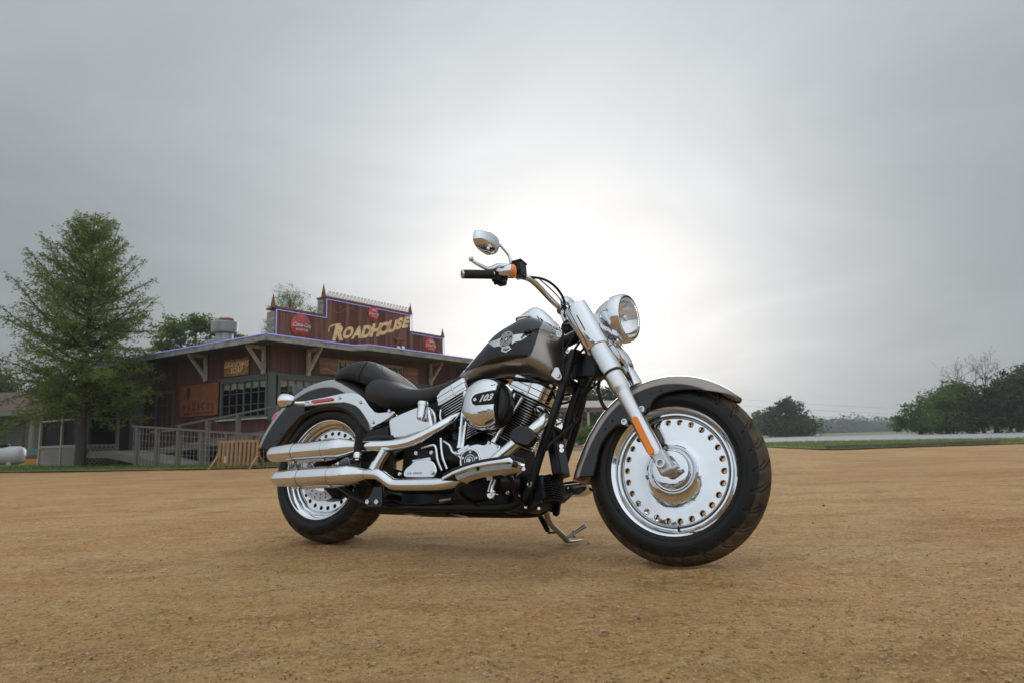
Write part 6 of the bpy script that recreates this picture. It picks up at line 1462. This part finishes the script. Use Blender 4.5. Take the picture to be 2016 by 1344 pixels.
# ---------------------------------------------------------------- cottage, tank and clutter beyond the porch
mat('cottage_wall', (.11, .11, .095), .8); mat('cottage_trim', (.16, .155, .14), .8); mat('shingle', (.10, .05, .038), .9, bump=(12, .5, .02), var=(3, (.10, .055, .045), 1.5)); mat('tank_white', (.40, .41, .43), .35, var=(2, (.42, .42, .42), 1.6)); mat('teal_paint', (.08, .20, .18), .6); mat('yellow_paint', (.45, .30, .04), .6); mat('red_paint', (.25, .02, .02), .5)
D_ = 34.; c = at_depth(20, 905, D_); CT = empty('cottage', (c.x, c.y, 0)); tag(CT, 'shaded cottage with reddish shingle roof and deep porch', 'house')
def ct(name, mb, m, **k): return obj(name, mb, m, CT, **k)
ze = at_depth(40, 810, D_).z
for k in range(14): b = MB(); b.box((-3.2, 1.5, .25 + .18 * k), (5.6, .05, .175), Matrix.Rotation(rad(4), 3, 'X')); ct('clapboard', b, 'cottage_wall')
b = MB(); b.box((-3.2, 3.5, 1.3), (5.5, 3.9, 2.6)); ct('wall', b, 'cottage_wall')
b = MB(); b.add([(-6.5, -.5, ze), (1.9, -.5, ze - .05), (1.9, 5, ze + 1.3), (-6.5, 5, ze + 1.35), (-6.5, -.5, ze + .1), (1.9, -.5, ze + .05), (1.9, 5, ze + 1.4), (-6.5, 5, ze + 1.45)], [(3, 2, 1, 0), (4, 5, 6, 7), (0, 1, 5, 4), (1, 2, 6, 5), (2, 3, 7, 6), (3, 0, 4, 7)]); ct('roof', b, 'shingle', smooth=0)
b = MB(); b.bar((-6.5, -.52, ze - .05), (1.9, -.52, ze - .10), .06, .24); ct('fascia', b, 'cottage_trim')
for x in (-2.0, 1.15): b = MB(); b.box((x, -.3, ze / 2 - .05), (.13, .13, ze - .1)); ct('post', b, 'cottage_trim')
b = MB(); b.box((-.9, 1.42, 1.45), (.8, .06, 1.3)); wn = ct('window', b, 'cottage_trim'); 
for z in (1.15, 1.77): b = MB(); b.box((-.9, 1.385, z), (.66, .02, .56)); obj('pane', b, 'window_glass', wn)
D2 = 52.; c = at_depth(42, 905, D2); SH = empty('small_house', (c.x, c.y, 0)); tag(SH, 'small grey gabled house seen under the cottage porch roof', 'house'); b = MB(); b.box((-.4, 0, 1.1), (2.9, 3, 2.2)); obj('wall', b, 'cottage_wall', SH)
b = MB(); b.plate([Vector((-2.1, -1.7, 2.1)), Vector((1.3, -1.7, 2.1)), Vector((-.9, -1.7, 3.1))], (0, 3.4, 0)); obj('roof', b, 'concrete_pale', SH, smooth=0)
b = MB(); b.box((-.35, -1.52, 1.2), (.45, .04, 1.2)); obj('shutter', b, 'red_paint', SH)
c = G(10, 916.5); PT_ = empty('propane_tank', (c.x, c.y, 0), rad(8)); tag(PT_, 'white horizontal propane tank on the grass in front of the cottage', 'tank'); s = c.y / FPX; r_ = 17.5 * s; zc = 20 * s
b = MB(); pr_ = [(-1.75, .0005), (-1.72, r_ * .35), (-1.6, r_ * .72), (-1.42, r_ * .93), (-1.2, r_), (.72, r_), (.9, r_ * .97), (.99, r_ * .8), (1.03, r_ * .5), (1.05, .0005)]; b.lathe(pr_, (-.35, 0, zc), (1, 0, 0), 32); obj('shell', b, 'tank_white', PT_, smooth=50)
for x in (-1.2, .25): b = MB(); b.box((x, 0, .11), (.16, r_ * 1.4, .22)); obj('foot', b, 'concrete_pale', PT_)
b = MB(); b.lathe([(0, .2), (.10, .2), (.16, .14), (.17, .0005)], (-.1, 0, zc + r_ * .93), (0, 0, 1), 20); obj('valve_dome', b, 'black_powder', PT_)
def crate(px, py, w, h, m, label, slat=3):
    c = G(px, py); s = c.y / FPX; r = empty('crate', (c.x, c.y, 0), rad(20)); tag(r, label, 'crate', 'crates beside the propane tank'); W2, H2 = w * s, h * s
    for z in range(slat):
        for q in (-1, 1):
            b = MB(); b.box((0, q * W2 * .38, H2 * (z + .5) / slat), (W2, .03, H2 / slat * .85)); obj('slat', b, m, r); b = MB(); b.box((q * W2 * .49, 0, H2 * (z + .5) / slat), (.03, W2 * .72, H2 / slat * .85)); obj('slat', b, m, r)
    b = MB(); b.box((0, 0, .02), (W2 * .95, W2 * .7, .03)); obj('base', b, m, r); return r
crate(61, 917, 17, 14, 'yellow_paint', 'yellow crate on the ground at the end of the propane tank'); r_c = crate(68, 915.5, 26, 20, 'red_paint', 'red crate between the yellow crate and the lattice skirt'); r_c = crate(68, 915, 24, 12, 'teal_paint', 'teal crate set on top of the red crate'); r_c.location.z = 20.2 * G(68, 915.5).y / FPX; r_c.location.y = G(68, 915.5).y; r_c.location.x = G(68, 915.5).x
# ---------------------------------------------------------------- morning haze
m = bpy.data.materials.new('haze'); m.use_nodes = True; t = m.node_tree; t.nodes.remove(t.nodes['Principled BSDF']); vp = t.nodes.new('ShaderNodeVolumePrincipled'); vp.inputs['Color'].default_value = (.93, .95, .97, 1); vp.inputs['Density'].default_value = .0009; vp.inputs['Anisotropy'].default_value = .2; t.links.new(vp.outputs[0], t.nodes['Material Output'].inputs['Volume']); MATS['haze'] = m
b = MB(); b.box((0, 0, 9.5), (FAR * 2 + 40, FAR * 2 + 40, 23)); hz_ = obj('haze', b, 'haze', smooth=0); tag(hz_, kind='stuff')
